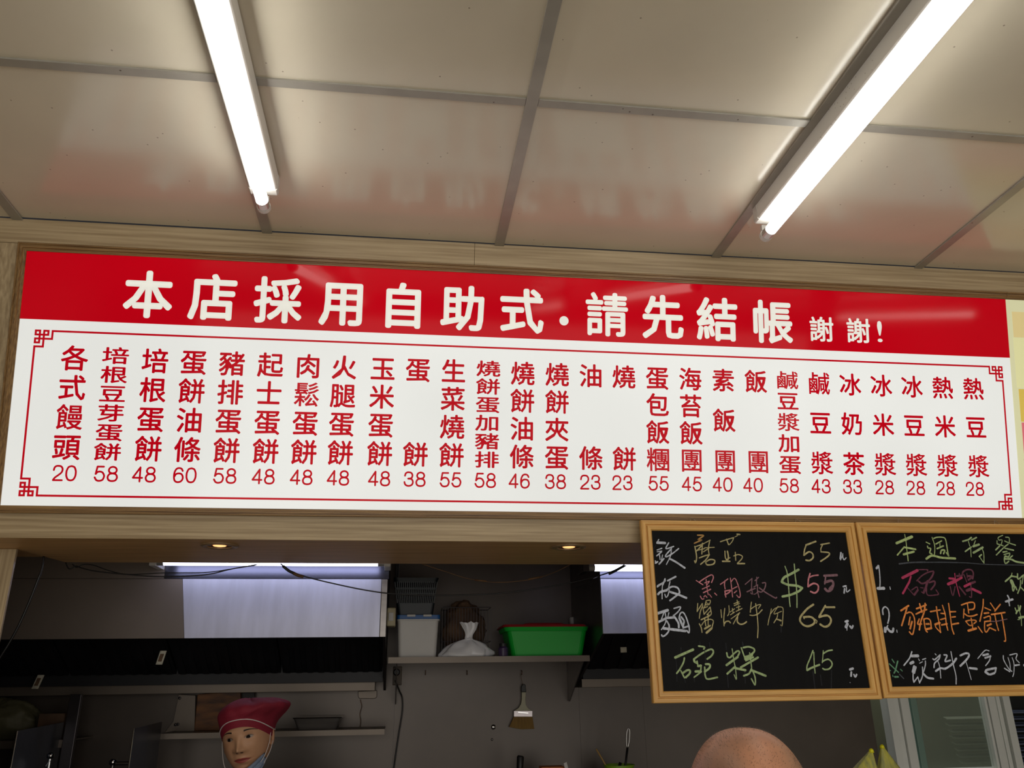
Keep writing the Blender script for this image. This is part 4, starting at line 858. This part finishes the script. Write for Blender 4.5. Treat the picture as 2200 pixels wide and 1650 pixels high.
M['blackiron'] = mat('black_iron', (34, 32, 32), 0.5, metal=0.5)
bp_ = outline('baking_tray', [(440, 1484), (510, 1478), (545, 1478), (552, 1577), (535, 1577), (440, 1577)], KY-.040, .006, M['blackiron'], None, .001, lz+.0005); tag(bp_, 'thin dark baking tray standing behind the chopping board', 'tray')
x0, x1, z0, z1 = rect(628, 1543, 732, 1572, LY+.03); pn = empty('metal_pan'); tag(pn, 'shallow steel pan on the low shelf right of the cook', 'pan')
mb = MB(); tapered(mb, (x0+x1)/2, LY+.03+.09, lz+.0005, z1, (x1-x0)*.80, .13, (x1-x0)*.98, .17, .012, thick=.002); mb.build('body', M['steel'], pn)
mb = MB(); tapered(mb, (x0+x1)/2, LY+.03+.09, z1-.001, z1+.0025, (x1-x0)*1.01, .178, (x1-x0)*1.03, .182, .014, thick=.004); mb.build('rim', M['dust'], pn)
# thin steel plate and film strip on the wall right of the pan
wp = outline('wall_plate', [(769, 1485), (810, 1483), (810, 1497), (806, 1501), (772, 1501), (769, 1497)], KY-.012, .011, M['steelg'], None, .002); tag(wp, 'small rounded steel plate fixed to the wall right of the cook', 'plate')
cr_ = [(774, 1503), (777, 1518), (773, 1534), (775, 1550), (772, 1568)]
tag(cord('hanging_string', 'thin dirty string hanging from the small wall plate', cr_, KY-.014, .0014, M['rust']), None, 'string')
# shelf at the far left with a sack
fs_ = empty('side_shelf'); tag(fs_, 'low steel shelf at the far left edge under the hood', 'shelf')
fz = at(15, 1592, LY).z; fa, fb = XL+.3, at(150, 1598, LY).x
boxo('shelf_board', M['steelg'], fa, fb, LY+.002, KY-.002, fz-.004, fz, fs_); boxo('front_lip', M['steelg'], fa, fb, LY, LY+.002, fz-.026, fz, fs_)
boxo('bracket', M['steeldark'], fb-.02, fb+.02, LY-.02, LY, fz-.35, at(142, 1492, LY).z, fs_, .002)
q = at(5, 1560, LY+.1); tag(blob('flour_sack', q.x, LY+.11, fz+.062, .13, .07, .075, mat('olive_sack', (96, 92, 66), 0.6, var=0.3, vscale=8), .2, 2.2, 9, flat=fz+.0005), 'dull olive sack slumped on the far left shelf', 'sack')
q = at(98, 1548, LY+.06); cx0 = boxo('cardboard_box', M['paper'], q.x-.015, q.x+.075, LY+.03, LY+.15, fz+.0005, at(98, 1533, LY+.03).z, None, .002); tag(cx0, 'small brown cardboard box beside the olive sack', 'box')
# splash plates of the fryers, cooking range below
def plate(pa, pb, Ya, Yb, label):
    a = at(*pa, Ya); b = at(*pb, Yb); x = a.x
    mb = MB(); pr_ = [(Ya, 0.96), (Yb, 0.96), (Yb, b.z), (Ya, a.z)]
    o = empty('splash_plate'); tag(o, label, 'splash plate', 'splash plates of the range')
    mb.hexa([(x-.001, y, z) for y, z in pr_], [(x+.002, y, z) for y, z in pr_]); mb.build('sheet', M['splash'], o)
    mb = MB(); mb.tube([(x, Ya-.002, .96), (x, Ya-.002, a.z)], .0022, 6); mb.build('folded_edge', M['dust'], o)
M['splash'] = mat('blued_steel', (84, 88, 98), 0.35, metal=0.6, var=0.25, vscale=4)
plate((288, 1565), (338, 1551), 1.12, 1.45, 'upright dark steel splash plate left of the cook')
plate((38, 1570), (120, 1552), 1.12, 1.50, 'upright dark steel splash plate at the far left edge')
rg = boxo('cooking_range', M['steel'], XL+.1, -0.25, 1.10, KY-.02, 0, 0.96, None, .004); tag(rg, 'long steel cooking range below the hood', 'range')
rc = boxo('work_counter', M['steel'], -0.2, 2.2, 1.15, KY-.005, 0, 1.10, None, .004); tag(rc, 'steel work counter against the back wall', 'counter')
def tap(name, label, base, pts, Y):
    o = empty(name); tag(o, label, 'tap', 'taps over the range')
    mb = MB(); mb.tube([at(x, y, Y) for x, y in pts], .006, 10, smooth=4); mb.build('spout', M['dust'], o, smooth=True)
    b = at(*base, Y); mb = MB(); mb.lathe([(.010, .9605), (.010, 1.02), (.006, 1.03), (.006, b.z)], (b.x, Y, 0), 14); mb.build('riser', M['dust'], o)
    mb = MB(); mb.lathe([(.005, b.z-.004), (.011, b.z), (.012, b.z+.010), (.006, b.z+.016)], (b.x, Y, 0), 14); mb.build('knob', M['dust'], o, smooth=True)
tap('swivel_tap', 'chrome tap knob left of the splash plates gap', (108, 1628), [(108, 1634), (104, 1640), (98, 1648)], 1.3)
tap('swivel_tap', 'thin chrome tap arm reaching left from the splash plate', (242, 1642), [(242, 1641), (260, 1640), (286, 1640)], 1.2)
# things on the work counter, only their tops in view
M['lime'] = mat('lime_plastic', (132, 176, 40), 0.45); M['bamboo'] = mat('bamboo', (176, 142, 84), 0.5); M['orangewood'] = mat('orange_wood', (176, 98, 40), 0.5)
q = at(1330, 1645, 1.45); ut = empty('utensil_pot'); tag(ut, 'lime green pot holding kitchen tools at the bottom edge', 'pot')
mb = MB(); mb.lathe([(.045, 1.1005), (.056, q.z), (.060, q.z), (.060, q.z+.004), (.053, q.z+.004), (.042, 1.104)], (q.x, 1.45, 0), 32); mb.build('body', M['lime'], ut)
def tool(name, label, pa, pb, r_, m, Y=1.45, cat='utensil', cap=None):
    a = at(*pa, Y); b = Vector((q.x, Y, 1.14)); d = at(*pb, Y)
    e = empty(name); tag(e, label, cat, 'tools in the lime green pot')
    mb = MB(); mb.tube([a, d, (d.x+(b.x-d.x)*.5, Y, 1.12)], r_, 8); mb.build('shaft', m, e, smooth=True)
    if cap:
        mb = MB(); mb.tube([at(x, y, Y) for x, y in cap], .0018, 6, smooth=4); mb.build('wire_loop', M['dust'], e, smooth=True)
tool('chopstick', 'pale bamboo chopstick leaning left out of the lime pot', (1281, 1609), (1303, 1647), .0032, M['bamboo'])
tool('whisk', 'tall wire whisk with dark handle in the lime pot', (1348, 1607), (1343, 1650), .0045, M['black'], 1.44, 'whisk', [(1347, 1608), (1346, 1590), (1347, 1572), (1350, 1565), (1353, 1572), (1352, 1590), (1349, 1608)])
tool('ladle', 'small dark ladle tip standing in the lime pot', (1333, 1638), (1330, 1650), .006, M['black'], 1.46)
q2 = at(1118, 1624, 1.4); kh = empty('kitchen_knife'); tag(kh, 'black knife handle sticking up at the bottom edge below the brush', 'knife')
mb = MB(); mb.tube([(q2.x-.006, 1.4, 1.22), (q2.x-.003, 1.4, (1.22+q2.z)/2), (q2.x, 1.4, q2.z-.004), (q2.x+.001, 1.4, q2.z+.001)], [.0125, .0125, .0135, .010], 12); mb.build('handle', M['black'], kh, smooth=True)
mb = MB(); mb.hexa([(q2.x-.022, 1.399, 1.1005), (q2.x+.016, 1.399, 1.1005), (q2.x+.006, 1.399, 1.221), (q2.x-.016, 1.399, 1.221)], [(q2.x-.022, 1.401, 1.1005), (q2.x+.016, 1.401, 1.1005), (q2.x+.006, 1.401, 1.221), (q2.x-.016, 1.401, 1.221)]); mb.build('blade', M['steel'], kh)
a, b = at(1163, 1648, 1.4), at(1213, 1648, 1.4); wbx = boxo('wooden_rack', M['orangewood'], a.x, b.x, 1.4, 1.46, 1.1005, a.z, None, .002); tag(wbx, 'orange brown wooden rack at the bottom edge between knife and lime pot', 'rack')
a, b = at(1213, 1637, 1.38), at(1226, 1655, 1.38); sp = MB(); sp.hexa([(a.x-.006, 1.37, a.z-.004), (a.x+.006, 1.37, a.z+.002), (b.x+.03, 1.37, 1.102), (b.x+.014, 1.37, 1.102)], [(a.x-.006, 1.376, a.z-.004), (a.x+.006, 1.376, a.z+.002), (b.x+.03, 1.376, 1.102), (b.x+.014, 1.376, 1.102)])
tag(sp.build('plastic_spatula', M['tubwhite'], None, bevel=.001), 'white spatula handle leaning beside the wooden rack', 'spatula')

# ------------------------------------------------------------------ window at the right with louvres beyond
win = empty('window_1'); tag(win, 'aluminium sliding window in the kitchen wall at the lower right', None, None, 'structure')
M['alu'] = mat('white_aluminium', (236, 238, 232), 0.4, var=0.05); M['alug'] = mat('greenish_frame', (120, 150, 138), 0.4); M['louvre'] = mat('louvre_slat', (120, 124, 108), 0.5); M['louvreb'] = mat('blue_louvre_slat', (96, 104, 130), 0.4, metal=.4)
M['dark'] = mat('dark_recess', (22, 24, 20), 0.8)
def vx(px, Y=KY): return at(px, 1560, Y).x
wz0, wz1 = 1.15, 1.95
def vb(name, pa, pb, y0, y1, m): boxo(name, m, vx(pa, KY), vx(pb, KY), y0, y1, wz0, wz1, win, .0015)
vb('outer_frame', 1912, 1926, KY-.012, KY+.05, M['alu']); vb('outer_frame', 1927.5, 1938, KY-.004, KY+.05, M['alu']); vb('sash_frame', 1939, 1957, KY-.016, KY+.03, M['alu'])
vb('sash_inner_edge', 1968, 1981, KY+.008, KY+.028, M['alug'])
vb('sash_frame', 2123, 2128, KY-.010, KY+.03, M['alu']); vb('sash_frame', 2129.5, 2145, KY-.016, KY+.03, M['alu']); vb('outer_frame', 2152, 2160, KY, KY+.03, M['alu']); vb('outer_frame', 2163, 2178, KY-.012, KY+.05, M['alu'])
boxo('sash_rail', M['alu'], vx(1957)+.0005, vx(2123)-.0005, KY-.014, KY+.03, at(2050, 1650, KY).z-.045, at(2050, 1651, KY).z, win, .0015)
M['glass'] = mat('window_glass', (150, 165, 150), 0.05, spec=0.5, alpha=0.28)
boxo('pane', M['glass'], vx(1981)+.0005, vx(2123)-.0005, KY+.012, KY+.016, at(2050, 1650, KY).z, wz1, win)
boxo('shaft_back', mat('olive_shaft_wall', (104, 104, 84), 0.8, var=.1), vx(1900), 4.1, KY+.55, KY+.58, .9, 2.3, win)
for k in range(9):
    z = at(2090, 1541+k*13.5, KY+.35).z
    mb = MB(); a, b = at(2035+k*2.2, 1560, KY+.35).x, at(2160, 1560, KY+.35).x
    mb.hexa([(a, KY+.34, z-.010), (b, KY+.34, z-.010), (b, KY+.37, z), (a, KY+.37, z)], [(a, KY+.34, z-.006), (b, KY+.34, z-.006), (b, KY+.37, z+.004), (a, KY+.37, z+.004)]); mb.build('louvre_slat', M['louvre'], win)
wn2 = empty('window_2'); tag(wn2, 'dark opening with blue grey louvres at the lower right edge', None, None, 'structure')
xl2 = vx(2180)
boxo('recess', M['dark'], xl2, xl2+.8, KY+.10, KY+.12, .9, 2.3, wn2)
for k in range(10):
    z = at(2190, 1528+k*13.5, KY+.03).z
    mb = MB(); mb.hexa([(xl2+.003, KY+.02, z-.008), (xl2+.5, KY+.02, z-.008), (xl2+.5, KY+.05, z), (xl2+.003, KY+.05, z)], [(xl2+.003, KY+.02, z-.003), (xl2+.5, KY+.02, z-.003), (xl2+.5, KY+.05, z+.005), (xl2+.003, KY+.05, z+.005)]); mb.build('louvre_slat', M['louvreb'], wn2)

# ------------------------------------------------------------------ yellow bag tips on the counter
M['yellowbag'] = mat('yellow_film', (206, 200, 84), 0.35, col2=(150, 152, 96), vscale=3, stretch=(30, 30, 2), bump=0.4, bscale=30)
M['yellowtip'] = mat('yellow_tip', (226, 220, 20), 0.4)
for (tx, ty), (lx, ly), (rx, ry), lab in (((1876, 1612), (1841, 1652), (1886, 1652), 'pointed yellow plastic bag top, lower of two at the bottom edge'), ((1899, 1603), (1893, 1652), (1935, 1652), 'pointed yellow plastic bag top, taller of two before the window')):
    Y = 0.25 if tx < 1890 else 0.36; t, l, r_ = at(tx, ty, Y), at(lx, ly, Y), at(rx, ry, Y)
    o = empty('plastic_bag'); tag(o, lab, 'bag', 'yellow bag tops on the counter')
    vs = []; n = 28; rings = 12
    def ringc(f):
        zz = t.z+(0.952-t.z)*f; g = min(1.0, f*(t.z-.952)/(t.z-l.z))
        gg = f*(t.z-.952)/(t.z-l.z)
        xa_ = t.x+(l.x-t.x)*min(gg, 2.2); xb_ = t.x+(r_.x-t.x)*min(gg, 2.2)
        return zz, (xa_+xb_)/2, (xb_-xa_)/2+.003
    for i in range(rings):
        f = (i/(rings-1))**1.6; zz, xm_, hw = ringc(f)
        for j in range(n):
            a = 2*PI*j/n; k = 1+.10*math.sin(a*7+i*.3)
            vs.append((xm_+hw*k*math.cos(a), Y+.01+hw*.55*k*math.sin(a), zz))
    fs = [(i*n+j, i*n+(j+1) % n, (i+1)*n+(j+1) % n, (i+1)*n+j) for i in range(rings-1) for j in range(n)]+[tuple(range(n)), tuple(reversed(range((rings-1)*n, rings*n)))]
    mb = MB(); mb.add(vs, fs); mb.build('bag_body', M['yellowbag'], o, smooth=True)
    mb = MB(); mb.lathe([(.0068, t.z-.006), (.0055, t.z+.001), (.002, t.z+.004)], (t.x, Y+.01, 0), 14); mb.build('bag_tip', M['yellowtip'], o, smooth=True)

# ------------------------------------------------------------------ people
M['skin'] = mat('skin', (196, 150, 116), 0.5, col2=(178, 128, 96), vscale=9, bump=0.06, bscale=160)
M['skin2'] = mat('ruddy_scalp', (212, 150, 116), 0.42, col2=(150, 112, 90), vscale=11, bump=0.1, bscale=140)
M['lips'] = mat('lips', (158, 66, 62), 0.5); M['brow'] = mat('dark_brown_hair', (44, 30, 24), 0.7); M['eyew'] = mat('eye_white', (150, 134, 122), 0.4); M['iris'] = mat('dark_iris', (26, 17, 13), 0.6, spec=0.1)
M['hat'] = mat('burgundy_cloth', (134, 22, 46), 0.75, var=0.12, vscale=8, bump=0.25, bscale=260); M['piping'] = mat('white_piping', (214, 206, 204), 0.5)
M['mask'] = mat('blue_grey_mask', (126, 142, 168), 0.7); M['hairgrey'] = mat('grey_stubble', (122, 108, 98), 0.8); M['shirt'] = mat('grey_shirt', (110, 112, 118), 0.8); M['trousers'] = mat('dark_trousers', (40, 42, 50), 0.8)
def G(x, s): return math.exp(-(x/s)**2)
def head_verts(n=96, face=True):
    """unit human head in metres; eyes at z=0, face towards -Y"""
    vs = []; rows = int(n*0.9)
    for i in range(rows+1):
        th = PI*i/rows
        for j in range(n):
            ph = 2*PI*j/n
            d = Vector((math.sin(th)*math.cos(ph), math.sin(th)*math.sin(ph), math.cos(th)))
            z = d.z*(0.118 if d.z > 0 else 0.112)
            t = max(0, -d.z); wx = 0.0765*(1-0.27*t**2.6); wy = 0.096*(1-0.10*t) if d.y < 0 else 0.100*(1-0.45*t)
            k = 1/(max(1e-6, (abs(d.x)**2.25+abs(d.y)**2.25))**(1/2.25)) if abs(d.z) < .999 else 1
            s_ = (1-min(1, abs(d.z))**2.35)**(1/2.35); x = d.x/ max(1e-6, math.sin(th))*s_*wx; y = d.y/max(1e-6, math.sin(th))*s_*wy
            if t > 0.55: y -= 0.012*(t-0.55)/0.45*(1 if d.y < 0 else 2.2)
            f = max(0, -d.y)**0.5
            if face and d.y < 0:
                o = 0
                o += 0.021*G(x, .0095)*max(0, min(1, (0.012-z)/0.045))*(1 if z > -.036 else max(0, 1-(-.036-z)/.007))
                o += 0.006*G(x, .012)*G(z+.031, .011)
                for s2 in (-1, 1):
                    o += 0.0085*G(x-s2*.0150, .0070)*G(z+.034, .0068)
                    o -= 0.0085*G(x-s2*.031, .016)*G(z-.001, .011)
                    o += 0.0032*G(x-s2*.031, .011)*G(z+.000, .006)
                    o += 0.004*G(x-s2*.030, .020)*G(z-.022, .008)
                    o += 0.004*G(x-s2*.044, .018)*G(z+.026, .018)
                    o -= 0.002*G(x-s2*.026, .006)*G(z+.046, .016)
                o += 0.0055*G(x, .020)*G(z+.0585, .0050)+0.006*G(x, .017)*G(z+.0690, .0052)-0.0035*G(x, .024)*G(z+.0633, .0020)
                o -= 0.0035*G(x, .018)*G(z+.0785, .0055)
                o += 0.007*G(x, .020)*G(z+.096, .014)
                y -= o*f
            vs.append(Vector((x, y, z)))
    fs = [(i*n+j, i*n+(j+1) % n, (i+1)*n+(j+1) % n, (i+1)*n+j) for i in range(rows) for j in range(n)]
    return vs, fs
def skin_mesh(J, E, root, sub=2):
    me = bpy.data.meshes.new('tmp'); me.from_pydata([j[0] for j in J], E, []); o = bpy.data.objects.new('tmp', me); C.objects.link(o)
    o.modifiers.new('s', 'SKIN'); o.modifiers.new('u', 'SUBSURF').levels = sub
    for i, j in enumerate(J):
        sv = me.skin_vertices[0].data[i]; sv.radius = (j[1], j[2] if len(j) > 2 else j[1]); sv.use_root = (i == root)
    dg = bpy.context.evaluated_depsgraph_get(); dg.update(); m2 = bpy.data.meshes.new_from_object(o.evaluated_get(dg))
    bpy.data.objects.remove(o); v = [x.co.copy() for x in m2.vertices]; f = [tuple(p.vertices) for p in m2.polygons]; bpy.data.meshes.remove(m2); return v, f
def figure(root, base, yaw, neck_z, head_vs, head_fs, skin):
    """whole standing body (continuous skin) with shirt and trousers; base = (x, y), neck joint below the head"""
    R_ = Matrix.Rotation(yaw, 3, 'Z'); X, Y = base; K = neck_z/1.40
    def q(x, y, z): v = R_ @ Vector((x, y, 0)); return (X+v.x, Y+v.y, z*K)
    J = [(q(0, 0, .95), .13, .10), (q(0, 0, 1.10), .125, .10), (q(0, 0, 1.27), .14, .10), (q(0, 0, 1.38), .07, .065), (q(0, -.012, 1.47), .052, .052)]
    E = [(0, 1), (1, 2), (2, 3), (3, 4)]
    for s in (-1, 1):
        n = len(J); J += [(q(s*.17, 0, 1.33), .055), (q(s*.21, .02, 1.06), .042), (q(s*.20, -.12, .86), .030), (q(s*.195, -.20, .80), .034, .02)]
        E += [(2, n), (n, n+1), (n+1, n+2), (n+2, n+3)]
        for k, (dx, l) in enumerate(((-.024, .055), (-.008, .065), (.008, .062), (.022, .050))):
            b = len(J); J += [(q(s*.195+dx, -.245, .785), .0095), (q(s*.195+dx*1.1, -.245-l*.6, .765), .0088), (q(s*.195+dx*1.1, -.245-l, .735), .008)]; E += [(n+3, b), (b, b+1), (b+1, b+2)]
        b = len(J); J += [(q(s*.165, -.215, .80), .0105), (q(s*.150, -.255, .79), .0095)]; E += [(n+3, b), (b, b+1)]
        n = len(J); J += [(q(s*.10, 0, .88), .088), (q(s*.11, 0, .48), .055), (q(s*.115, .02, .075), .038), (q(s*.12, -.12, .035), .040, .030)]
        E += [(0, n), (n, n+1), (n+1, n+2), (n+2, n+3)]
    v, f = skin_mesh(J, E, 0); zmin = min(p.z for p in v)
    mb = MB(); mb.add([(p.x, p.y, p.z if p.z > .3 else max(.001, p.z)) for p in v], f); mb.add(head_vs, head_fs); mb.build('body', skin, root, smooth=True)
    Js = [(J[0][0], .145, .115), (J[1][0], .140, .115), (J[2][0], .155, .115), (q(0, 0, 1.365), .078, .072)]; Es = [(0, 1), (1, 2), (2, 3)]
    for s in (-1, 1):
        n = len(Js); Js += [(q(s*.175, 0, 1.33), .070), (q(s*.21, .02, 1.10), .058)]; Es += [(2, n), (n, n+1)]
    v, f = skin_mesh(Js, Es, 0); mb = MB(); mb.add(v, f); mb.build('shirt', M['shirt'], root, smooth=True)
    Jt = [(q(0, 0, .97), .150, .118), (q(0, 0, .90), .145, .118)]; Et = [(0, 1)]
    for s in (-1, 1):
        n = len(Jt); Jt += [(q(s*.10, 0, .82), .100), (q(s*.11, 0, .48), .072), (q(s*.115, .02, .12), .056)]; Et += [(1, n), (n, n+1), (n+1, n+2)]
    v, f = skin_mesh(Jt, Et, 0); mb = MB(); mb.add(v, f); mb.build('trousers', M['trousers'], root, smooth=True)
# --- cook
CYY = 0.90
hc = at(533, 1579, CYY)
HR = Matrix.Translation(hc) @ Matrix.Diagonal((.94, .94, .96, 1)) @ Matrix.Rotation(math.radians(-10), 4, 'Y') @ Matrix.Rotation(math.radians(-9), 4, 'Z') @ Matrix.Rotation(math.radians(3), 4, 'X')
cook = empty('person'); tag(cook, 'cook in burgundy cap with white piping and unhooked mask behind the hatch', 'person')
hv, hf = head_verts(150)
for v in hv:
    if v.z > .03: v.z = .03+(v.z-.03)*.76
HV = [HR @ v for v in hv]
figure(cook, (hc.x, hc.y+0.03), math.radians(-5), hc.z-0.145, HV, hf, M['skin'])
bvh = BVHTree.FromPolygons(hv, hf)
def onface(x, z, off=0.0006):
    r_ = bvh.ray_cast(Vector((x, -0.3, z)), Vector((0, 1, 0)))
    return (r_[0]+Vector((0, -off, 0))) if r_[0] else Vector((x, -0.05, z))
def decal(name, fn, m, off, nu=14, nv=4, parent=cook):
    mb = MB(); vs = []
    for i in range(nu+1):
        for j in range(nv+1):
            x, z = fn(i/nu, j/nv); vs.append(HR @ onface(x, z, off))
    fs = [(i*(nv+1)+j, (i+1)*(nv+1)+j, (i+1)*(nv+1)+j+1, i*(nv+1)+j+1) for i in range(nu) for j in range(nv)]
    mb.add(vs, fs); return mb.build(name, m, parent, smooth=True, fix=False)
for s in (-1, 1):
    cx = s*.031
    up = lambda u: .0052*math.sin(PI*u)**.8+.0012*(u if s > 0 else 1-u); lo = lambda u: -.0034*math.sin(PI*u)
    e = decal('eye', lambda u, v: (cx-.0122+.0244*u, (up(u)*v+lo(u)*(1-v))), M['eyew'], .0009)
    def irisf(u, v, cx=cx):
        a = 2*PI*u; r_ = .0057*v; x = cx-.0024+r_*math.cos(a); z = .0006+r_*math.sin(a); uu = (x-cx+.0122)/.0244
        return x, max(min(z, up(uu)), lo(uu))
    decal('iris', irisf, M['iris'], .0013, 20, 2, e)
    decal('upper_lash', lambda u, v: (cx-.0150+.030*u, up(min(1, max(0, u)))+.0016*(1-v)*math.sin(PI*u)**.5-.0002), M['brow'], .0016, 16, 2, e)
    decal('eyelid_crease', lambda u, v: (cx-.0140+.028*u, up(u)+.0030+.0006*v), mat('lid_shade', (150, 104, 80), .6), .0007, 16, 1, e)
    decal('eyebrow', lambda u, v: (cx-s*.012+s*.036*u, .0185+.0055*math.sin(PI*(.15+.75*u))-.004*u+(.0052*(1-.75*u))*(v-.5)), M['brow'], .0008)
    # ear
    mb = MB(); ev = []
    n1, n2 = 20, 8
    for i in range(n1):
        a = 2*PI*i/n1
        for j in range(n2):
            b = 2*PI*j/n2; rr = .0055; R1 = .0125+.004*math.sin(a); R2 = .026
            y = -.006+(R1+rr*math.cos(b))*math.cos(a); z = -.012+(R2+rr*math.cos(b))*math.sin(a)
            ev.append(HR @ Vector((s*(.0745+.004*math.cos(a)+rr*math.sin(b)), y, z)))
    mb.add(ev, [(i*n2+j, ((i+1) % n1)*n2+j, ((i+1) % n1)*n2+(j+1) % n2, i*n2+(j+1) % n2) for i in range(n1) for j in range(n2)])
    mb.lathe([(.0005, -.001), (.011, -.0005), (.013, .002)], (0, 0, 0), 12, 'x'); k = 36
    mb.v[-k:] = [tuple(HR @ Vector((s*(.073+Vector(p).x*s*0+.002), -.006+Vector(p).y, -.012+Vector(p).z*2))) for p in mb.v[-k:]]
    mb.build('ear', M['skin'], cook, smooth=True)
decal('upper_lip', lambda u, v: (-.0275+.055*u, -.0630+(.0062*math.sin(PI*u)**.9-.0014*G(u-.5, .07))*v+.0006), M['lips'], .0006, 20, 3)
decal('lower_lip', lambda u, v: (-.0250+.050*u, -.0634-.0078*math.sin(PI*u)**.8*v), M['lips'], .0006, 20, 3)
decal('mouth_line', lambda u, v: (-.028+.056*u, -.0631+.0007*(v-.5)), M['iris'], .0010, 16, 1)
for s in (-1, 1): decal('nostril', lambda u, v: (s*.0075+.0042*v*math.cos(2*PI*u), -.0405+.0020*v*math.sin(2*PI*u)), mat('nostril_dark', (58, 30, 22), .8), .0008, 12, 1)
# cap: rings in the head's own frame (centre x, centre y, front z, back z, half width, half depth)
RG = [(0, .002, .034, -.028, .0775, .100), (0, .002, .044, -.018, .0800, .1025), (-.001, .003, .056, -.006, .0815, .104), (.000, .006, .064, .010, .086, .110), (.008, .008, .076, .030, .098, .118),
      (.016, .010, .086, .056, .105, .120), (.022, .012, .096, .076, .102, .116), (.020, .012, .104, .092, .086, .098), (.016, .012, .109, .101, .052, .062), (.014, .012, .110, .104, .012, .015)]
n = 72; vs = []
for i, (cx, cy, zf, zb_, hw, hd) in enumerate(RG):
    for j in range(n):
        a = 2*PI*j/n; c_, s_ = math.cos(a), math.sin(a)
        t = (1-s_)/2
        z = zb_+(zf-zb_)*t**1.1
        if i < 3: z -= .020*abs(c_)**3*(1 if s_ < .3 else .6)
        k = 1+(0.035*noise.noise(Vector((c_*2.1, s_*2.1, i*.7)))+.02*math.sin(a*11+i*.9)) * (i > 2)
        flop = .022*max(0, c_)**2*G(i-5.0, 1.7); droop = -.010*max(0, c_)**3*G(i-6, 1.6)+.006*G(c_+.55, .25)*(i > 3)-.010*G(c_-.35, .16)*G(s_+.6, .6)*(i > 3)
        dz = .006*noise.noise(Vector((c_*3, s_*3, i*1.3+5)))*(i > 3)
        vs.append(HR @ Vector((cx+hw*k*c_+flop, cy+hd*k*s_, z+dz+droop)))
fs = [(i*n+j, i*n+(j+1) % n, (i+1)*n+(j+1) % n, (i+1)*n+j) for i in range(len(RG)-1) for j in range(n)]+[tuple((len(RG)-1)*n+j for j in range(n))]
mb = MB(); mb.add(vs, fs); cap = mb.build('cap', M['hat'], cook, smooth=True)
sm = cap.modifiers.new('sub', 'SUBSURF'); sm.levels = 1; sm.render_levels = 1
mb = MB(); mb.tube([Vector(vs[2*n+j])+(Vector(vs[2*n+j])-hc).normalized()*.0012 for j in range(n)]+[Vector(vs[2*n])+(Vector(vs[2*n])-hc).normalized()*.0012], .0016, 6); mb.build('white_piping', M['piping'], cap, smooth=True)
# mask hanging from the ears
for s, pts in ((1, [(.078, -.008, .002), (.0765, -.030, -.030), (.066, -.050, -.062), (.052, -.062, -.082)]), (1, [(.080, -.002, -.030), (.074, -.026, -.058), (.058, -.050, -.088)]), (-1, [(-.080, -.012, .004), (-.0765, -.030, -.030), (-.068, -.050, -.066), (-.055, -.062, -.092)])):
    mb = MB(); mb.tube([HR @ Vector(p) for p in pts], .0011, 6, smooth=5); mb.build('mask_ear_loop', M['piping'], cook, smooth=True)
mb = MB(); n = 20; vs = []
for i in range(n+1):
    a = -1.25+2.5*i/n
    for j in range(9):
        v = j/8; zt_ = -.072-.022*math.cos(a)**2*1.0; zz = zt_-(.050*math.cos(a*.8))*v+.016*math.sin(a)
        rr = 1+.05*math.sin(v*PI*4); vs.append(HR @ Vector((.062*math.sin(a)*rr, -.004-.100*math.cos(a)*rr*(1-.12*v), zz)))
mb.add(vs, [(i*9+j, (i+1)*9+j, (i+1)*9+j+1, i*9+j+1) for i in range(n) for j in range(8)]); mk_ = mb.build('face_mask', M['mask'], cook, smooth=True, fix=False)
so_ = mk_.modifiers.new('solid', 'SOLIDIFY'); so_.thickness = .0015
# --- customer seen from behind
mv = at(1602, 1640, -0.86)
top = at(1600, 1563, -0.86)
man = empty('person'); tag(man, 'balding person with short grey hair seen from behind below the left blackboard', 'person')
hv2, hf2 = head_verts(80)
HM = Matrix.Translation((mv.x, mv.y, top.z-.118)) @ Matrix.Rotation(math.radians(168), 4, 'Z')
figure(man, (mv.x, mv.y), PI, top.z-.118-.145, [HM @ v for v in hv2], hf2, M['skin2'])
bv2 = BVHTree.FromPolygons(hv2, hf2)
mb = MB(); rnd = random.Random(5)
for k in range(26000):
    ph = rnd.uniform(0, 2*PI); ct = rnd.uniform(-.35, 1); st = math.sqrt(1-ct*ct); d = Vector((st*math.cos(ph), st*math.sin(ph), ct))
    dens = .30+.5*noise.noise(d*4.0)+(.45 if ct < .55 else 0)-(.5 if (d.y < -.15 and ct > .1) else 0)
    if rnd.random() > dens: continue
    h = bv2.ray_cast(d*.3, -d)
    if not h[0]: continue
    p = h[0]; nn = (h[1] if h[1].dot(d) > 0 else -h[1]); tdir = (nn+Vector((rnd.uniform(-.9, .9), rnd.uniform(-.9, .9), rnd.uniform(-.5, .9)))*.55).normalized()
    sd = tdir.orthogonal().normalized()*.00022
    mb.add([HM @ (p+sd), HM @ (p-sd), HM @ (p+tdir*rnd.uniform(.0016, .0034))], [(0, 1, 2)])
tag(mb.build('short_hair', M['hairgrey'], man, fix=False), kind='stuff')
for s in (-1, 1):
    mb = MB(); ev = []; n1, n2 = 16, 8
    for i in range(n1):
        a = 2*PI*i/n1
        for j in range(n2):
            b = 2*PI*j/n2; rr = .006
            ev.append(HM @ Vector((s*(.077+.008*math.cos(a)+rr*math.sin(b)), -.004+(.014+rr*math.cos(b))*math.cos(a), -.012+(.027+rr*math.cos(b))*math.sin(a))))
    mb.add(ev, [(i*n2+j, ((i+1) % n1)*n2+j, ((i+1) % n1)*n2+(j+1) % n2, i*n2+(j+1) % n2) for i in range(n1) for j in range(n2)]); mb.build('ear', M['skin2'], man, smooth=True)
